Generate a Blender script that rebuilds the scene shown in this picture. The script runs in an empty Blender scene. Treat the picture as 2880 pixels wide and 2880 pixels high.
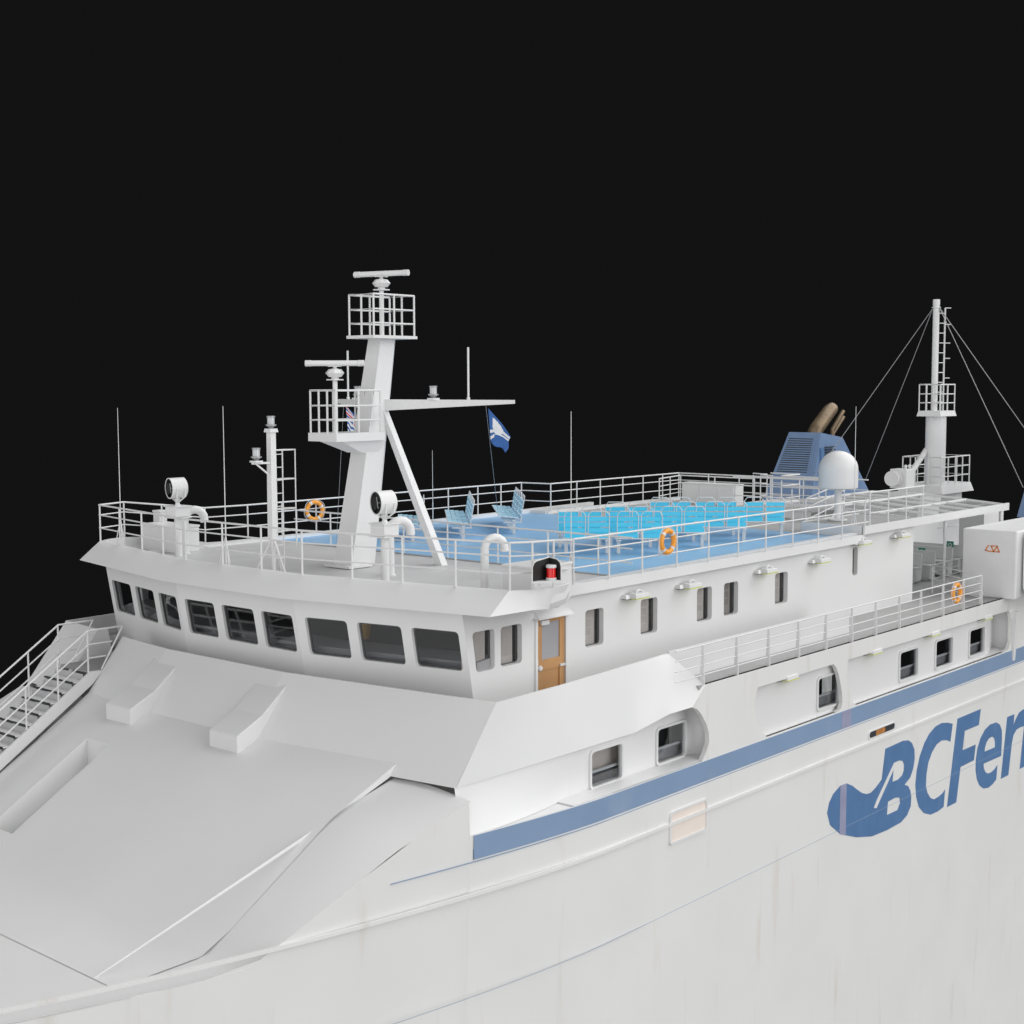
import bpy, bmesh, math, random
from mathutils import Vector, Matrix
from mathutils.geometry import tessellate_polygon
random.seed(4)
sc = bpy.context.scene
COL = sc.collection
PI = math.pi
def V(*a): return Vector(a)

# ------------------------------------------------------------------ materials
def mat(name, col, rough=0.45, metal=0.0, var=0.03, scale=1.5, bump=0.0, spec=0.5, wear=None, coat=0.0):
    m = bpy.data.materials.new(name); m.use_nodes = True
    nt = m.node_tree; b = nt.nodes['Principled BSDF']
    b.inputs['Roughness'].default_value = rough
    b.inputs['Metallic'].default_value = metal
    b.inputs['Specular IOR Level'].default_value = spec
    b.inputs['Coat Weight'].default_value = coat
    tc = nt.nodes.new('ShaderNodeTexCoord')
    n = nt.nodes.new('ShaderNodeTexNoise'); n.inputs['Scale'].default_value = scale
    n.inputs['Detail'].default_value = 5
    nt.links.new(tc.outputs['Object'], n.inputs['Vector'])
    r = nt.nodes.new('ShaderNodeMapRange')
    r.inputs['From Min'].default_value = .3; r.inputs['From Max'].default_value = .7
    r.inputs['To Min'].default_value = 1 - var; r.inputs['To Max'].default_value = 1 + var
    nt.links.new(n.outputs['Fac'], r.inputs['Value'])
    mx = nt.nodes.new('ShaderNodeVectorMath'); mx.operation = 'SCALE'
    mx.inputs[0].default_value = col[:3]
    nt.links.new(r.outputs['Result'], mx.inputs['Scale'])
    out = mx.outputs['Vector']
    if wear:
        wc, amount, wscale, stretch = wear
        mp = nt.nodes.new('ShaderNodeMapping'); mp.inputs['Scale'].default_value = stretch
        nt.links.new(tc.outputs['Object'], mp.inputs['Vector'])
        n2 = nt.nodes.new('ShaderNodeTexNoise'); n2.inputs['Scale'].default_value = wscale
        n2.inputs['Detail'].default_value = 8
        nt.links.new(mp.outputs['Vector'], n2.inputs['Vector'])
        r2 = nt.nodes.new('ShaderNodeMapRange')
        r2.inputs['From Min'].default_value = .6; r2.inputs['From Max'].default_value = .78
        r2.inputs['To Max'].default_value = amount
        nt.links.new(n2.outputs['Fac'], r2.inputs['Value'])
        mm = nt.nodes.new('ShaderNodeMix'); mm.data_type = 'RGBA'
        nt.links.new(r2.outputs['Result'], mm.inputs['Factor'])
        nt.links.new(out, mm.inputs['A']); mm.inputs['B'].default_value = (*wc, 1)
        out = mm.outputs['Result']
    nt.links.new(out, b.inputs['Base Color'])
    if bump:
        bp = nt.nodes.new('ShaderNodeBump'); bp.inputs['Strength'].default_value = bump
        bp.inputs['Distance'].default_value = .02
        n3 = nt.nodes.new('ShaderNodeTexNoise'); n3.inputs['Scale'].default_value = 1.1
        nt.links.new(tc.outputs['Object'], n3.inputs['Vector'])
        nt.links.new(n3.outputs['Fac'], bp.inputs['Height'])
        nt.links.new(bp.outputs['Normal'], b.inputs['Normal'])
    return m
def glassmat(name, tint, refl=1.5):
    m = bpy.data.materials.new(name); m.use_nodes = True
    nt = m.node_tree; nt.nodes.clear()
    o = nt.nodes.new('ShaderNodeOutputMaterial'); mx = nt.nodes.new('ShaderNodeMixShader')
    t = nt.nodes.new('ShaderNodeBsdfTransparent'); t.inputs['Color'].default_value = (*tint, 1)
    g = nt.nodes.new('ShaderNodeBsdfGlossy'); g.inputs['Roughness'].default_value = .03
    lw = nt.nodes.new('ShaderNodeLayerWeight'); lw.inputs['Blend'].default_value = .5; pw = nt.nodes.new('ShaderNodeMath'); pw.operation = 'POWER'; pw.inputs[1].default_value = 4
    ma = nt.nodes.new('ShaderNodeMath'); ma.operation = 'MULTIPLY_ADD'; ma.inputs[1].default_value = .7; ma.inputs[2].default_value = .04 * (refl / 1.5) ** 2
    nt.links.new(lw.outputs['Facing'], pw.inputs[0]); nt.links.new(pw.outputs[0], ma.inputs[0])
    nt.links.new(ma.outputs[0], mx.inputs['Fac'])
    nt.links.new(t.outputs['BSDF'], mx.inputs[1]); nt.links.new(g.outputs['BSDF'], mx.inputs[2])
    if refl > 2:
        df = nt.nodes.new('ShaderNodeBsdfDiffuse'); df.inputs['Color'].default_value = (.75, .76, .76, 1)
        m2 = nt.nodes.new('ShaderNodeMixShader'); m2.inputs['Fac'].default_value = .22
        nt.links.new(mx.outputs['Shader'], m2.inputs[1]); nt.links.new(df.outputs['BSDF'], m2.inputs[2])
        nt.links.new(m2.outputs['Shader'], o.inputs['Surface'])
    else: nt.links.new(mx.outputs['Shader'], o.inputs['Surface'])
    return m
WHITE = mat('white_paint', (.74, .74, .74), .42, var=.012, scale=.7, bump=.06)
WHULL = mat('white_hull_paint', (.76, .76, .75), .38, var=.02, scale=.5, bump=.1,
            wear=((.55, .47, .36), .35, 1.3, (1.6, 1, .25)))
WRAIL = mat('white_rail_paint', (.70, .70, .70), .35, var=.02, scale=6)
GREYD = mat('grey_deck_paint', (.50, .50, .505), .6, var=.05, scale=1.1, wear=((.44, .44, .445), .5, .8, (1, 1, 1)))
GREYD2 = mat('dark_grey_deck_paint', (.36, .36, .36), .6, var=.05, scale=1.1)
BLUED = mat('blue_deck_paint', (.26, .47, .71), .42, var=.05, scale=.9, wear=((.32, .51, .74), .5, .7, (1, 1, 1)))
BLUEF = mat('funnel_blue_paint', (.155, .245, .41), .40, var=.05, scale=1.2)
BLUES = mat('stripe_blue_paint', (.23, .325, .48), .35, var=.04, scale=.8, wear=((.42, .47, .55), .3, 1.1, (1, 1, .5)))
BLUEL = mat('lettering_blue_paint', (.10, .2, .385), .38, var=.07, scale=1.6, wear=((.2, .28, .44), .5, 2.0, (3, 1, .3)))
PINKF = mat('faded_red_paint', (.30, .31, .44), .5, var=.1)
CYAN_SHEEN = mat('cyan_slat_plastic_painted_sheen', (.50, .80, .97), .4, var=.02, scale=3)  # cyan slats made paler, top light and glossy reflection put into the colour
CYAN = mat('cyan_slat_plastic', (.11, .68, .91), .4, var=.02, scale=3)
DARK = mat('dark_slot_paint', (.03, .033, .04), .6)
BLACK = mat('matt_black_paint', (.012, .012, .012), .55)
ORANGE = mat('orange_ring_foam', (.88, .36, .045), .5, var=.06, scale=9)
REDG = mat('red_lamp_glass', (.75, .012, .012), .12, var=.02, coat=.6)
WOOD = mat('varnished_door_wood', (.50, .27, .115), .45, var=.1, scale=1.3,
           wear=((.37, .19, .08), .6, 2.2, (7, 7, .6)))
BRASS = mat('sooty_exhaust_metal', (.22, .16, .10), .45, metal=.5, var=.3, scale=1.2)
TAUPE = mat('taupe_curtain_cloth', (.80, .72, .66), .9, var=.05, scale=2)
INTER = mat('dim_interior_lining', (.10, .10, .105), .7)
CONS = mat('grey_console_panel', (.33, .33, .34), .5)
YELL = mat('yellow_green_trim', (.62, .66, .12), .5)
AMBER = mat('amber_jacket_cloth', (.62, .33, .03), .8)
STEEL = mat('grey_lamp_steel', (.36, .37, .38), .35, metal=.4)
WIRE = mat('grey_wire_rope', (.34, .34, .35), .5)
GREEN = mat('green_sign_vinyl', (.02, .28, .17), .5)
REDP = mat('orange_red_lettering', (.72, .24, .07), .5)
PLAS = mat('white_moulded_plastic', (.70, .71, .71), .5)
GREYDOOR = mat('frosted_grey_glass', (.36, .36, .38), .25, coat=.3)
FROST = mat('clear_lens_plastic', (.55, .56, .57), .15, coat=.5)
GLASS = glassmat('window_glass', (.86, .87, .88), 1.6)
GLASSC = glassmat('canopy_glass', (.95, .955, .955), 2.2)
LENS = glassmat('searchlight_lens', (.5, .5, .5), 1.7)

# ------------------------------------------------------------------ mesh builder
class MB:
    def __init__(s): s.v = []; s.f = []
    def add(s, vs, fs):
        n = len(s.v); s.v += [Vector(p) for p in vs]; s.f += [[i + n for i in f] for f in fs]; return s
    def box(s, a, b):
        x0, y0, z0 = [min(p, q) for p, q in zip(a, b)]; x1, y1, z1 = [max(p, q) for p, q in zip(a, b)]
        return s.add([(x0,y0,z0),(x1,y0,z0),(x1,y1,z0),(x0,y1,z0),(x0,y0,z1),(x1,y0,z1),(x1,y1,z1),(x0,y1,z1)],
                     [[0,3,2,1],[4,5,6,7],[0,1,5,4],[1,2,6,5],[2,3,7,6],[3,0,4,7]])
    def hexa(s, p):   # 8 points: bottom loop then top loop
        return s.add(p, [[0,3,2,1],[4,5,6,7],[0,1,5,4],[1,2,6,5],[2,3,7,6],[3,0,4,7]])
    def prism(s, poly, d):      # planar polygon (3d) extruded by vector d
        n = len(poly); d = Vector(d); P = [Vector(p) for p in poly]
        t = tessellate_polygon([P])
        s.add(P + [p + d for p in P], [list(q) for q in t] + [[a + n for a in reversed(q)] for q in t] +
              [[i, (i + 1) % n, (i + 1) % n + n, i + n] for i in range(n)])
        return s
    def panel(s, outer, holes, fn, th):  # 2d outline with holes -> wall with depth; fn(u,v,w)
        loops = [outer] + holes
        P = [[Vector((a, b, 0)) for a, b in l] for l in loops]
        t = tessellate_polygon(P); flat = [q for l in loops for q in l]; n = len(flat)
        vs = [Vector(fn(a, b, 0)) for a, b in flat] + [Vector(fn(a, b, th)) for a, b in flat]
        fs = [list(q) for q in t] + [[a + n for a in reversed(q)] for q in t]
        k = 0
        for l in loops:
            m = len(l)
            for i in range(m): fs.append([k + i, k + (i + 1) % m, k + (i + 1) % m + n, k + i + n])
            k += m
        return s.add(vs, fs)
    def tube(s, a, b, r, seg=8, r2=None, cap=True):
        a = Vector(a); b = Vector(b); r2 = r if r2 is None else r2
        d = (b - a).normalized(); u = d.cross(Vector((0, 0, 1)))
        if u.length < 1e-3: u = Vector((1, 0, 0))
        u.normalize(); w = d.cross(u)
        vs = [a + (u * math.cos(t) + w * math.sin(t)) * r for t in [2 * PI * i / seg for i in range(seg)]] + \
             [b + (u * math.cos(t) + w * math.sin(t)) * r2 for t in [2 * PI * i / seg for i in range(seg)]]
        fs = [[i, (i + 1) % seg, (i + 1) % seg + seg, i + seg] for i in range(seg)]
        if cap: fs += [list(range(seg))[::-1], list(range(seg, 2 * seg))]
        return s.add(vs, fs)
    def pipe(s, pts, r, seg=10, closed=False):
        pts = [Vector(p) for p in pts]; n = len(pts); rings = []; u = None
        for i, p in enumerate(pts):
            a = pts[i - 1] if (i or closed) else p; b = pts[(i + 1) % n] if (i < n - 1 or closed) else p
            d = (b - a).normalized()
            if u is None:
                u = d.cross(Vector((0, 0, 1)))
                if u.length < 1e-3: u = Vector((1, 0, 0))
            u = (u - d * u.dot(d)).normalized(); w = d.cross(u)
            rr = r[i] if isinstance(r, (list, tuple)) else r
            rings.append([p + (u * math.cos(t) + w * math.sin(t)) * rr for t in [2 * PI * k / seg for k in range(seg)]])
        vs = [q for g in rings for q in g]; fs = []
        for i in range(n if closed else n - 1):
            j = (i + 1) % n
            for k in range(seg): fs.append([i*seg+k, i*seg+(k+1)%seg, j*seg+(k+1)%seg, j*seg+k])
        if not closed: fs += [list(range(seg))[::-1], list(range((n-1)*seg, n*seg))]
        return s.add(vs, fs)
    def lathe(s, prof, c=(0, 0, 0), seg=24):   # prof: (r,z)
        vs = []; fs = []; n = len(prof)
        for r, z in prof:
            for k in range(seg):
                t = 2 * PI * k / seg; vs.append((c[0] + r * math.cos(t), c[1] + r * math.sin(t), c[2] + z))
        for i in range(n - 1):
            for k in range(seg): fs.append([i*seg+k, i*seg+(k+1)%seg, (i+1)*seg+(k+1)%seg, (i+1)*seg+k])
        fs += [list(range(seg))[::-1], list(range((n-1)*seg, n*seg))]
        return s.add(vs, fs)
    def xform(s, M):
        s.v = [M @ p for p in s.v]; return s
    def build(s, name, m, parent=None, smooth=False, bevel=0, local=False, label=None, sharp=35):
        off = Vector((0, 0, 0))
        p = parent
        if not local:
            while p is not None: off += p.location; p = p.parent
        me = bpy.data.meshes.new(name)
        me.from_pydata([tuple(q - off) for q in s.v], [], s.f)
        bm = bmesh.new(); bm.from_mesh(me)
        bmesh.ops.recalc_face_normals(bm, faces=bm.faces); bm.to_mesh(me); bm.free()
        me.materials.append(m)
        o = bpy.data.objects.new(name, me); COL.objects.link(o); o.parent = parent
        if smooth:
            for f in me.polygons: f.use_smooth = True
            try: me.set_sharp_from_angle(angle=math.radians(sharp))
            except Exception: pass
        if bevel:
            b = o.modifiers.new('Bevel', 'BEVEL'); b.width = bevel; b.segments = 2; b.limit_method = 'ANGLE'
        if label: o['label'] = label
        return o
def tag(o, label=None, cat=None, group=None, kind=None):
    if label: o['label'] = label
    if cat: o['category'] = cat
    if group: o['group'] = group
    if kind: o['kind'] = kind
    return o
def thing(name, label, cat, loc=(0, 0, 0), group=None, rz=0):
    o = bpy.data.objects.new(name, None); COL.objects.link(o); o.location = loc; o.rotation_euler = (0, 0, rz)
    o.empty_display_size = .2
    return tag(o, label, cat, group)
def dup(root, loc, rz, label, group=None):
    def rec(o, par):
        c = o.copy(); COL.objects.link(c); c.parent = par
        for ch in list(o.children): rec(ch, c)
        return c
    r = rec(root, None); r.location = loc; r.rotation_euler = (0, 0, rz); r['label'] = label
    if group: r['group'] = group
    return r
def rrect(u0, v0, u1, v1, r=.08, n=3):   # rounded rectangle outline
    out = []
    for cx, cy, a in ((u1-r, v1-r, 0), (u0+r, v1-r, 90), (u0+r, v0+r, 180), (u1-r, v0+r, 270)):
        for k in range(n + 1):
            t = math.radians(a + 90 * k / n); out.append((cx + r * math.cos(t), cy + r * math.sin(t)))
    return out
def resample(path, n):
    P = [Vector(p) for p in path]; L = [0]
    for a, b in zip(P, P[1:]): L.append(L[-1] + (b - a).length)
    out = []
    for i in range(n):
        t = L[-1] * i / (n - 1)
        for k in range(len(P) - 1):
            if t <= L[k + 1] + 1e-9:
                out.append(P[k].lerp(P[k + 1], (t - L[k]) / max(L[k + 1] - L[k], 1e-9))); break
    return out
def railing(label, path, posts, h=1.08, levels=(.72, .36), r=.022, group=None, name='deck_railing', rp=.024, drop=0):
    """path: corner points of the rail line at deck level; posts: points where stanchions stand"""
    t = thing(name, label, 'railing', path[0], group)
    up = lambda p, z: Vector(p) + Vector((0, 0, z))
    m = MB(); m.pipe([up(p, h) for p in path], r * 1.15, 8); m.build('top_rail', WRAIL, t, True)
    for l in levels:
        m = MB(); m.pipe([up(p, h * l if l < 1 else l) for p in path], r * .9, 6); m.build('mid_rail', WRAIL, t, True)
    for p in posts:
        m = MB(); m.tube(up(p, -drop), up(p, h), rp, 8); m.build('post', WRAIL, t, True)
    return t

# ------------------------------------------------------------------ levels and outlines of the ship
DZ = -.37          # roof deck floor
PD = -2.9          # promenade deck floor
prof = lambda y, k=.2, f=2.35: k * max(0, abs(y) - f)
ferry = thing('ferry', 'large white ferry with blue stripe, blue hull lettering and slanted wheelhouse front', 'ferry', (10, 0, -8))

# hull side skins ----------------------------------------------------
HY = 9.25
def hull_y(x):   # half breadth toward the bow
    if x >= 3: return HY
    t = (3 - x) / 21.0
    return HY * math.sqrt(max(0, 1 - t ** 1.5)) if t < 1 else 0
def side_top(x): return max(-6.36, -4.08 + .36 * (max(x, -2.9) + 1.0) + .50 * (min(x, -2.9) + 2.9))
open1 = [(5.0, -4.82), (6.75, -4.82), (7.0, -4.76), (7.2, -4.62), (7.33, -4.4), (7.32, -4.15), (7.2, -3.9), (7.0, -3.64), (6.8, -3.46), (6.55, -3.36)]
curveL = [(14.43+.02, -3.37), (14.40, -3.8), (14.47, -4.2), (14.62, -4.5), (14.85, -4.72), (15.1, -4.81)]
open2 = [(9.62, -3.37), (9.46, -3.69), (9.47, -3.95), (9.57, -4.2), (9.72, -4.42), (9.9, -4.62), (10.12, -4.81),
         (14.15, -4.81), (14.4, -4.74), (14.5, -4.6), (14.46, -4.3), (14.3, -4.0)][::1]
open2 = [(9.62, -3.37), (9.48, -3.69), (9.48, -3.95), (9.57, -4.2), (9.72, -4.42), (9.9, -4.62), (10.12, -4.80),
         (13.95, -4.80), (14.15, -4.74), (14.25, -4.55), (14.2, -4.25), (14.02, -3.75), (13.85, -3.5), (13.68, -3.37)]
open3 = [(14.55, -3.37), (14.50, -3.8), (14.58, -4.2), (14.72, -4.5), (14.92, -4.72), (15.15, -4.80),
         (25.9, -4.80), (26.3, -4.72), (26.5, -4.5), (26.5, -3.75), (26.4, -3.5), (26.2, -3.37)]
for s in (-1, 1):
    m = MB()
    # upper skin (band + openings) aft of x=6.5
    fn = lambda u, v, w, s=s: (u, s * (HY - w), v)
    outer = [(6.55, -3.36), (7.12, -2.9), (48, -2.9), (48, -4.81), (7.02, -4.81), (7.2, -4.62), (7.33, -4.4), (7.32, -4.15), (7.2, -3.9), (7.0, -3.64), (6.8, -3.46)]
    m.panel(outer, [open2, open3], fn, .12)
    m.build('hull_skin', WHULL, ferry)
    # lower hull with bow
    m = MB(); n = 60; xs = [-17.9 + (48 + 17.9) * (i / n) for i in range(n + 1)]
    xs = sorted(set([round(x, 3) for x in xs] + [-1.06, -1.04, 0, 1, 1.5, 2, 2.5, 3]))
    def top(x):
        if x > -1.05: return -4.81
        return side_top(x)
    levels = [0, .25, .55, 1]
    vs = []; fs = []
    for x in xs:
        for l in levels:
            z = top(x) * (1 - l) + -24 * l
            vs.append((x, s * hull_y(x) * (1 - .12 * l * (0 if x > 5 else min(1, (5 - x) / 10))), z))
    L = len(levels)
    for i in range(len(xs) - 1):
        for k in range(L - 1): fs.append([i*L+k, (i+1)*L+k, (i+1)*L+k+1, i*L+k+1])
    m.add(vs, fs); m.build('hull', WHULL, ferry, True)
m = MB()   # ledge at the foot of the recesses, inside the skin
m.box((2.0, -9.20, -4.83), (47.9, -8.0, -4.80)); m.prism([(x, -hull_y(x)+.005, -4.835) for x in (-1,0,.7,1.4,2.1,2.8,3.4)] + [(3.4,-8.2,-4.835),(-1,-8.2,-4.835)], (0,0,-.03)); m.build('recess_ledge', WHITE, ferry)
# stripe, moulding
def hull_strip(name, x0, x1, z0, z1, out, mt):
    m = MB(); xs_ = [x0 + (3 - x0) * i / 24 for i in range(24)] + [3, x1]; vs = []; fs = []
    for x in xs_:
        y = -hull_y(x)
        vs += [(x, y - out, z0), (x, y - out, z1), (x, y + .01, z1), (x, y + .01, z0)]
    for i in range(len(xs_) - 1):
        for k in range(4): fs.append([i*4+k, i*4+(k+1)%4, (i+1)*4+(k+1)%4, (i+1)*4+k])
    m.add(vs, fs); return m.build(name, mt, ferry)
hull_strip('blue_stripe', -.95, 48, -5.34, -4.83, .012, BLUES)
hull_strip('thin_blue_line', -3, 48, -5.40, -5.385, .006, BLUES)
hull_strip('rub_rail', -14, 48, -6.12, -6.04, .05, WHULL)
m = MB(); m.box((14.2, -HY - .016, -5.33), (14.75, -HY - .013, -4.84)); m.build('faded_patch', PINKF, ferry)
hull_strip('weld_seam', -14, 48, -8.29, -8.282, .010, mat('seam_paint', (.36, .42, .5), .5))
m = MB()   # light edge of the oval freeing port, dark inside
m.panel(rrect(15.84, -5.97, 17.62, -5.72, .11), [rrect(15.9, -5.94, 17.56, -5.75, .09)], lambda u, v, w: (u, -HY - .03 + w, v), .03)
m.build('freeing_port_rim', WHITE, ferry)
m = MB(); m.panel(rrect(15.9, -5.94, 17.56, -5.75, .09), [], lambda u, v, w: (u, -HY - .008 + w, v), .006); m.build('freeing_port', DARK, ferry)
m = MB(); m.panel(rrect(16.35, -5.93, 16.95, -5.77, .06), [], lambda u, v, w: (u, -HY - .012 + w, v), .003); m.build('rust_stain', mat('rust_orange', (.42, .17, .04), .8, var=.4, scale=8), ferry)
m = MB(); m.panel(rrect(5.6, -6.6, 7.25, -5.78, .11), [rrect(5.66, -6.54, 7.19, -5.83, .09)], lambda u, v, w: (u, -HY - .04 + w, v), .04); m.build('porthole_rim', WHITE, ferry)
m = MB(); m.panel(rrect(5.66, -6.54, 7.19, -5.83, .09), [], lambda u, v, w: (u, -HY - .01 + w, v), .006); m.build('dark_port', TAUPE, ferry)
# lettering BCFerr...
B_ = [(16.99,-6.46),(18.17,-6.44),(18.56,-6.5),(18.81,-6.64),(18.98,-6.87),(19.02,-7.17),(18.93,-7.47),(18.72,-7.72),(18.34,-7.86),(18.6,-7.96),(18.76,-8.15),(18.83,-8.35),(18.81,-8.64),(18.57,-8.88),(18.15,-9.01),(17.2,-9.03),(16.21,-8.98),(15.24,-8.77),(14.24,-8.43),(13.63,-8.02),(13.44,-7.62),(13.55,-7.35),(13.78,-7.14),(14.19,-6.99),(14.56,-7.0),(14.93,-7.15),(15.19,-7.31),(15.51,-7.49),(15.83,-7.6),(16.09,-7.62),(16.41,-7.53),(16.79,-7.36)]
Bh1 = [(17.58,-7.01),(17.92,-7.01),(18.17,-7.07),(18.28,-7.21),(18.27,-7.4),(18.16,-7.53),(17.88,-7.6),(17.51,-7.59),(17.56,-7.25),(16.72,-7.98),(16.5,-8.18),(16.3,-8.13),(16.49,-7.92)]
Bh2 = [(17.23,-8.15),(17.7,-8.13),(18.01,-8.19),(18.06,-8.37),(17.89,-8.56),(17.18,-8.55)]
C_ = [(21.79,-6.57),(21.39,-6.46),(20.93,-6.39),(20.48,-6.42),(20.04,-6.57),(19.69,-6.81),(19.38,-7.17),(19.18,-7.59),(19.11,-8.03),(19.19,-8.44),(19.39,-8.81),(19.76,-9.09),(20.25,-9.26),(20.78,-9.28),(21.24,-9.23),(21.32,-8.66),(21.13,-8.75),(20.83,-8.8),(20.49,-8.81),(20.22,-8.7),(19.99,-8.48),(19.87,-8.23),(19.89,-7.87),(20.01,-7.5),(20.26,-7.22),(20.59,-7.03),(20.96,-6.97),(21.35,-7.03),(21.64,-7.14)]
F_ = [(22.16,-6.47),(24.03,-6.47),(23.9,-7.0),(22.76,-6.99),(22.62,-7.62),(23.68,-7.63),(23.57,-8.15),(22.49,-8.16),(22.22,-9.3),(21.5,-9.3)]
e_ = [(25.38,-7.18),(25.69,-7.31),(25.89,-7.55),(25.92,-7.84),(25.89,-8.47),(24.38,-8.44),(24.42,-8.61),(24.55,-8.76),(24.75,-8.86),(25.01,-8.88),(25.31,-8.84),(25.59,-8.73),(25.51,-9.24),(25.17,-9.34),(24.83,-9.38),(24.44,-9.32),(24.09,-9.14),(23.86,-8.88),(23.73,-8.54),(23.73,-8.16),(23.84,-7.79),(24.07,-7.49),(24.43,-7.26),(24.86,-7.16)]
eh = [(24.44,-8.03),(24.47,-7.88),(24.59,-7.73),(24.8,-7.63),(25.06,-7.62),(25.24,-7.71),(25.32,-7.87),(25.33,-8.05)]
r_ = [(26.35,-7.17),(26.99,-7.18),(26.94,-7.56),(27.14,-7.38),(27.41,-7.2),(27.78,-7.15),(28.11,-7.18),(28.01,-7.79),(27.59,-7.76),(27.22,-7.78),(26.95,-7.93),(26.83,-8.2),(26.59,-9.3),(25.92,-9.3)]
for out, hs in ((B_, [Bh1, Bh2]), (C_, []), (F_, []), (e_, [eh]), (r_, []), ([(x + 1.7, z) for x, z in r_], [])):
    m = MB(); m.panel(out, hs, lambda u, v, w: (u, -HY - .008 + w, v), .006); m.build('hull_letter', BLUEL, ferry)
m = MB(); m.panel([(13.44,-7.62),(13.55,-7.35),(13.78,-7.14),(14.19,-6.99),(14.56,-7.0),(14.56,-8.53),(14.24,-8.43),(13.63,-8.02)][3:7] + [(14.19, -8.4)], [], lambda u, v, w: (u, -HY - .012 + w, v), .003); m.build('faded_patch', PINKF, ferry)

# inner side wall behind the openings, with framed windows -----------------
IY = 9.03; FY = 8.65     # aft recess wall, forward (deeper) recess wall
def inner_y(x):
    if x > 24.75: return IY - .5 * min(1, ((x - 24.75) / 1.75)) ** 1.2
    return IY
wins = [(3.28, 4.46, -4.79, -3.94, FY), (5.92, 7.12, -4.76, -3.90, FY), (13.17, 14.37, -4.62, -3.74, IY), (18.26, 19.5, -4.62, -3.74, IY), (20.82, 22.07, -4.62, -3.74, IY), (23.44, 24.65, -4.62, -3.74, IY)]
for s in (-1, 1):
    m = MB()
    flat = lambda Y: (lambda u, v, w, s=s: (u, s * (Y - w), v))
    m.panel([(2.45, -4.85), (7.22, -4.85), (7.22, -3.36), (5.9, -3.40), (5.1, -3.74), (2.45, -3.74)],
            [rrect(a, z0, b, z1, .1) for a, b, z0, z1, y in wins[:2]], flat(FY), .06)
    nn = 14; vs = []; fs = []      # forward part running into the bow plating
    for i in range(nn + 1):
        x = -1.05 + 3.5 * i / nn; t = i / nn
        yt = 8.42 + (FY - 8.42) * t; zt = -3.86 + .12 * t; yb = min(hull_y(x), 9.245) * (1 - t) + FY * t
        for k in range(7):
            q = k / 6; vs.append((x, s * (yt + (yb - yt) * q ** 1.5), zt + (-4.83 - zt) * q))
    for i in range(nn):
        for k in range(6): fs.append([i*7+k, (i+1)*7+k, (i+1)*7+k+1, i*7+k+1])
    m.add(vs, fs)
    nn = 10; vs = []               # rounded aft end of the forward recess
    for i in range(nn + 1):
        a = i / nn * PI / 2; x = 7.22 + .42 * math.sin(a); y = FY + .5 * (1 - math.cos(a))
        vs += [(x, s * y, -4.85), (x, s * y, -3.2)]
    m.add(vs, [[2*i, 2*i+2, 2*i+3, 2*i+1] for i in range(nn)])
    m.build('forward_recess_wall', WHITE, ferry, True)
    m = MB()
    m.panel([(9.3, -4.85), (24.77, -4.85), (24.77, -3.2), (9.3, -3.2)], [rrect(a, z0, b, z1, .1) for a, b, z0, z1, y in wins[2:]], flat(IY), .06)
    vs = [(24.77 + 1.98 * i / 14, s * inner_y(24.77 + 1.98 * i / 14), z) for i in range(15) for z in (-4.85, -3.2)] + [(26.76, s * 9.15, -4.85), (26.76, s * 9.15, -3.2)]
    m.add(vs, [[2*i, 2*i+2, 2*i+3, 2*i+1] for i in range(15)])
    m.build('aft_recess_wall', WHITE, ferry, True)
for a, b, WZ0, WZ1, Y in wins:
    f = MB(); f.panel(rrect(a - .06, WZ0 - .06, b + .06, WZ1 + .06, .14, 4), [rrect(a + .01, WZ0 + .01, b - .01, WZ1 - .01, .09, 4)], lambda u, v, w: (u, -Y - .05 + w, v), .12)
    fo = f.build('framed_window', WRAIL, ferry, bevel=.012)
    g = MB(); g.panel(rrect(a, WZ0, b, WZ1, .08), [], lambda u, v, w: (u, -Y + .02 + w, v), .01); g.build('pane', GLASS, fo)
    dd = .32 if a < 4 else .7
    q = MB(); q.box((a - .3, -Y + dd, WZ0 - .05), (b + .35, -Y + dd + .04, WZ1 + .2)); q.build('interior_panel', TAUPE if a < 4 else INTER, fo)
    q = MB(); q.box((a - .05, -Y + .14, WZ0 + .27), (b + .25, -Y + .18, WZ0 + .33)); q.build('handrail', PLAS, fo)
    q = MB(); q.box((a - .05, -Y + .20, WZ0 - .02), (b + .25, -Y + .23, WZ0 + .26)); q.build('bench_back', INTER if a < 4 else CONS, fo)
# pillar by third opening
m = MB(); m.hexa([(26.62,-9.30,-5.2),(26.8,-9.30,-5.2),(26.8,-9.26,-5.2),(26.62,-9.26,-5.2),(26.5,-9.42,-3.45),(26.78,-9.42,-3.45),(26.78,-9.25,-3.45),(26.5,-9.25,-3.45)])
m.build('hull_rib', WHITE, ferry)

# promenade deck floor ------------------------------------------------
m = MB(); m.box((-.1, -8.40, PD - .1), (6.9, -7.0, PD)); m.box((6.9, -9.22, PD - .1), (47.9, 9.22, PD)); m.box((-.1, 7.0, PD - .1), (6.9, 8.4, PD))
m.prism([(6.6,-8.35,PD-.002),(7.15,-9.24,PD-.002),(7.3,-8.35,PD-.002)], (0,0,-.09)); m.build('promenade_floor', GREYD2, ferry)
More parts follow.
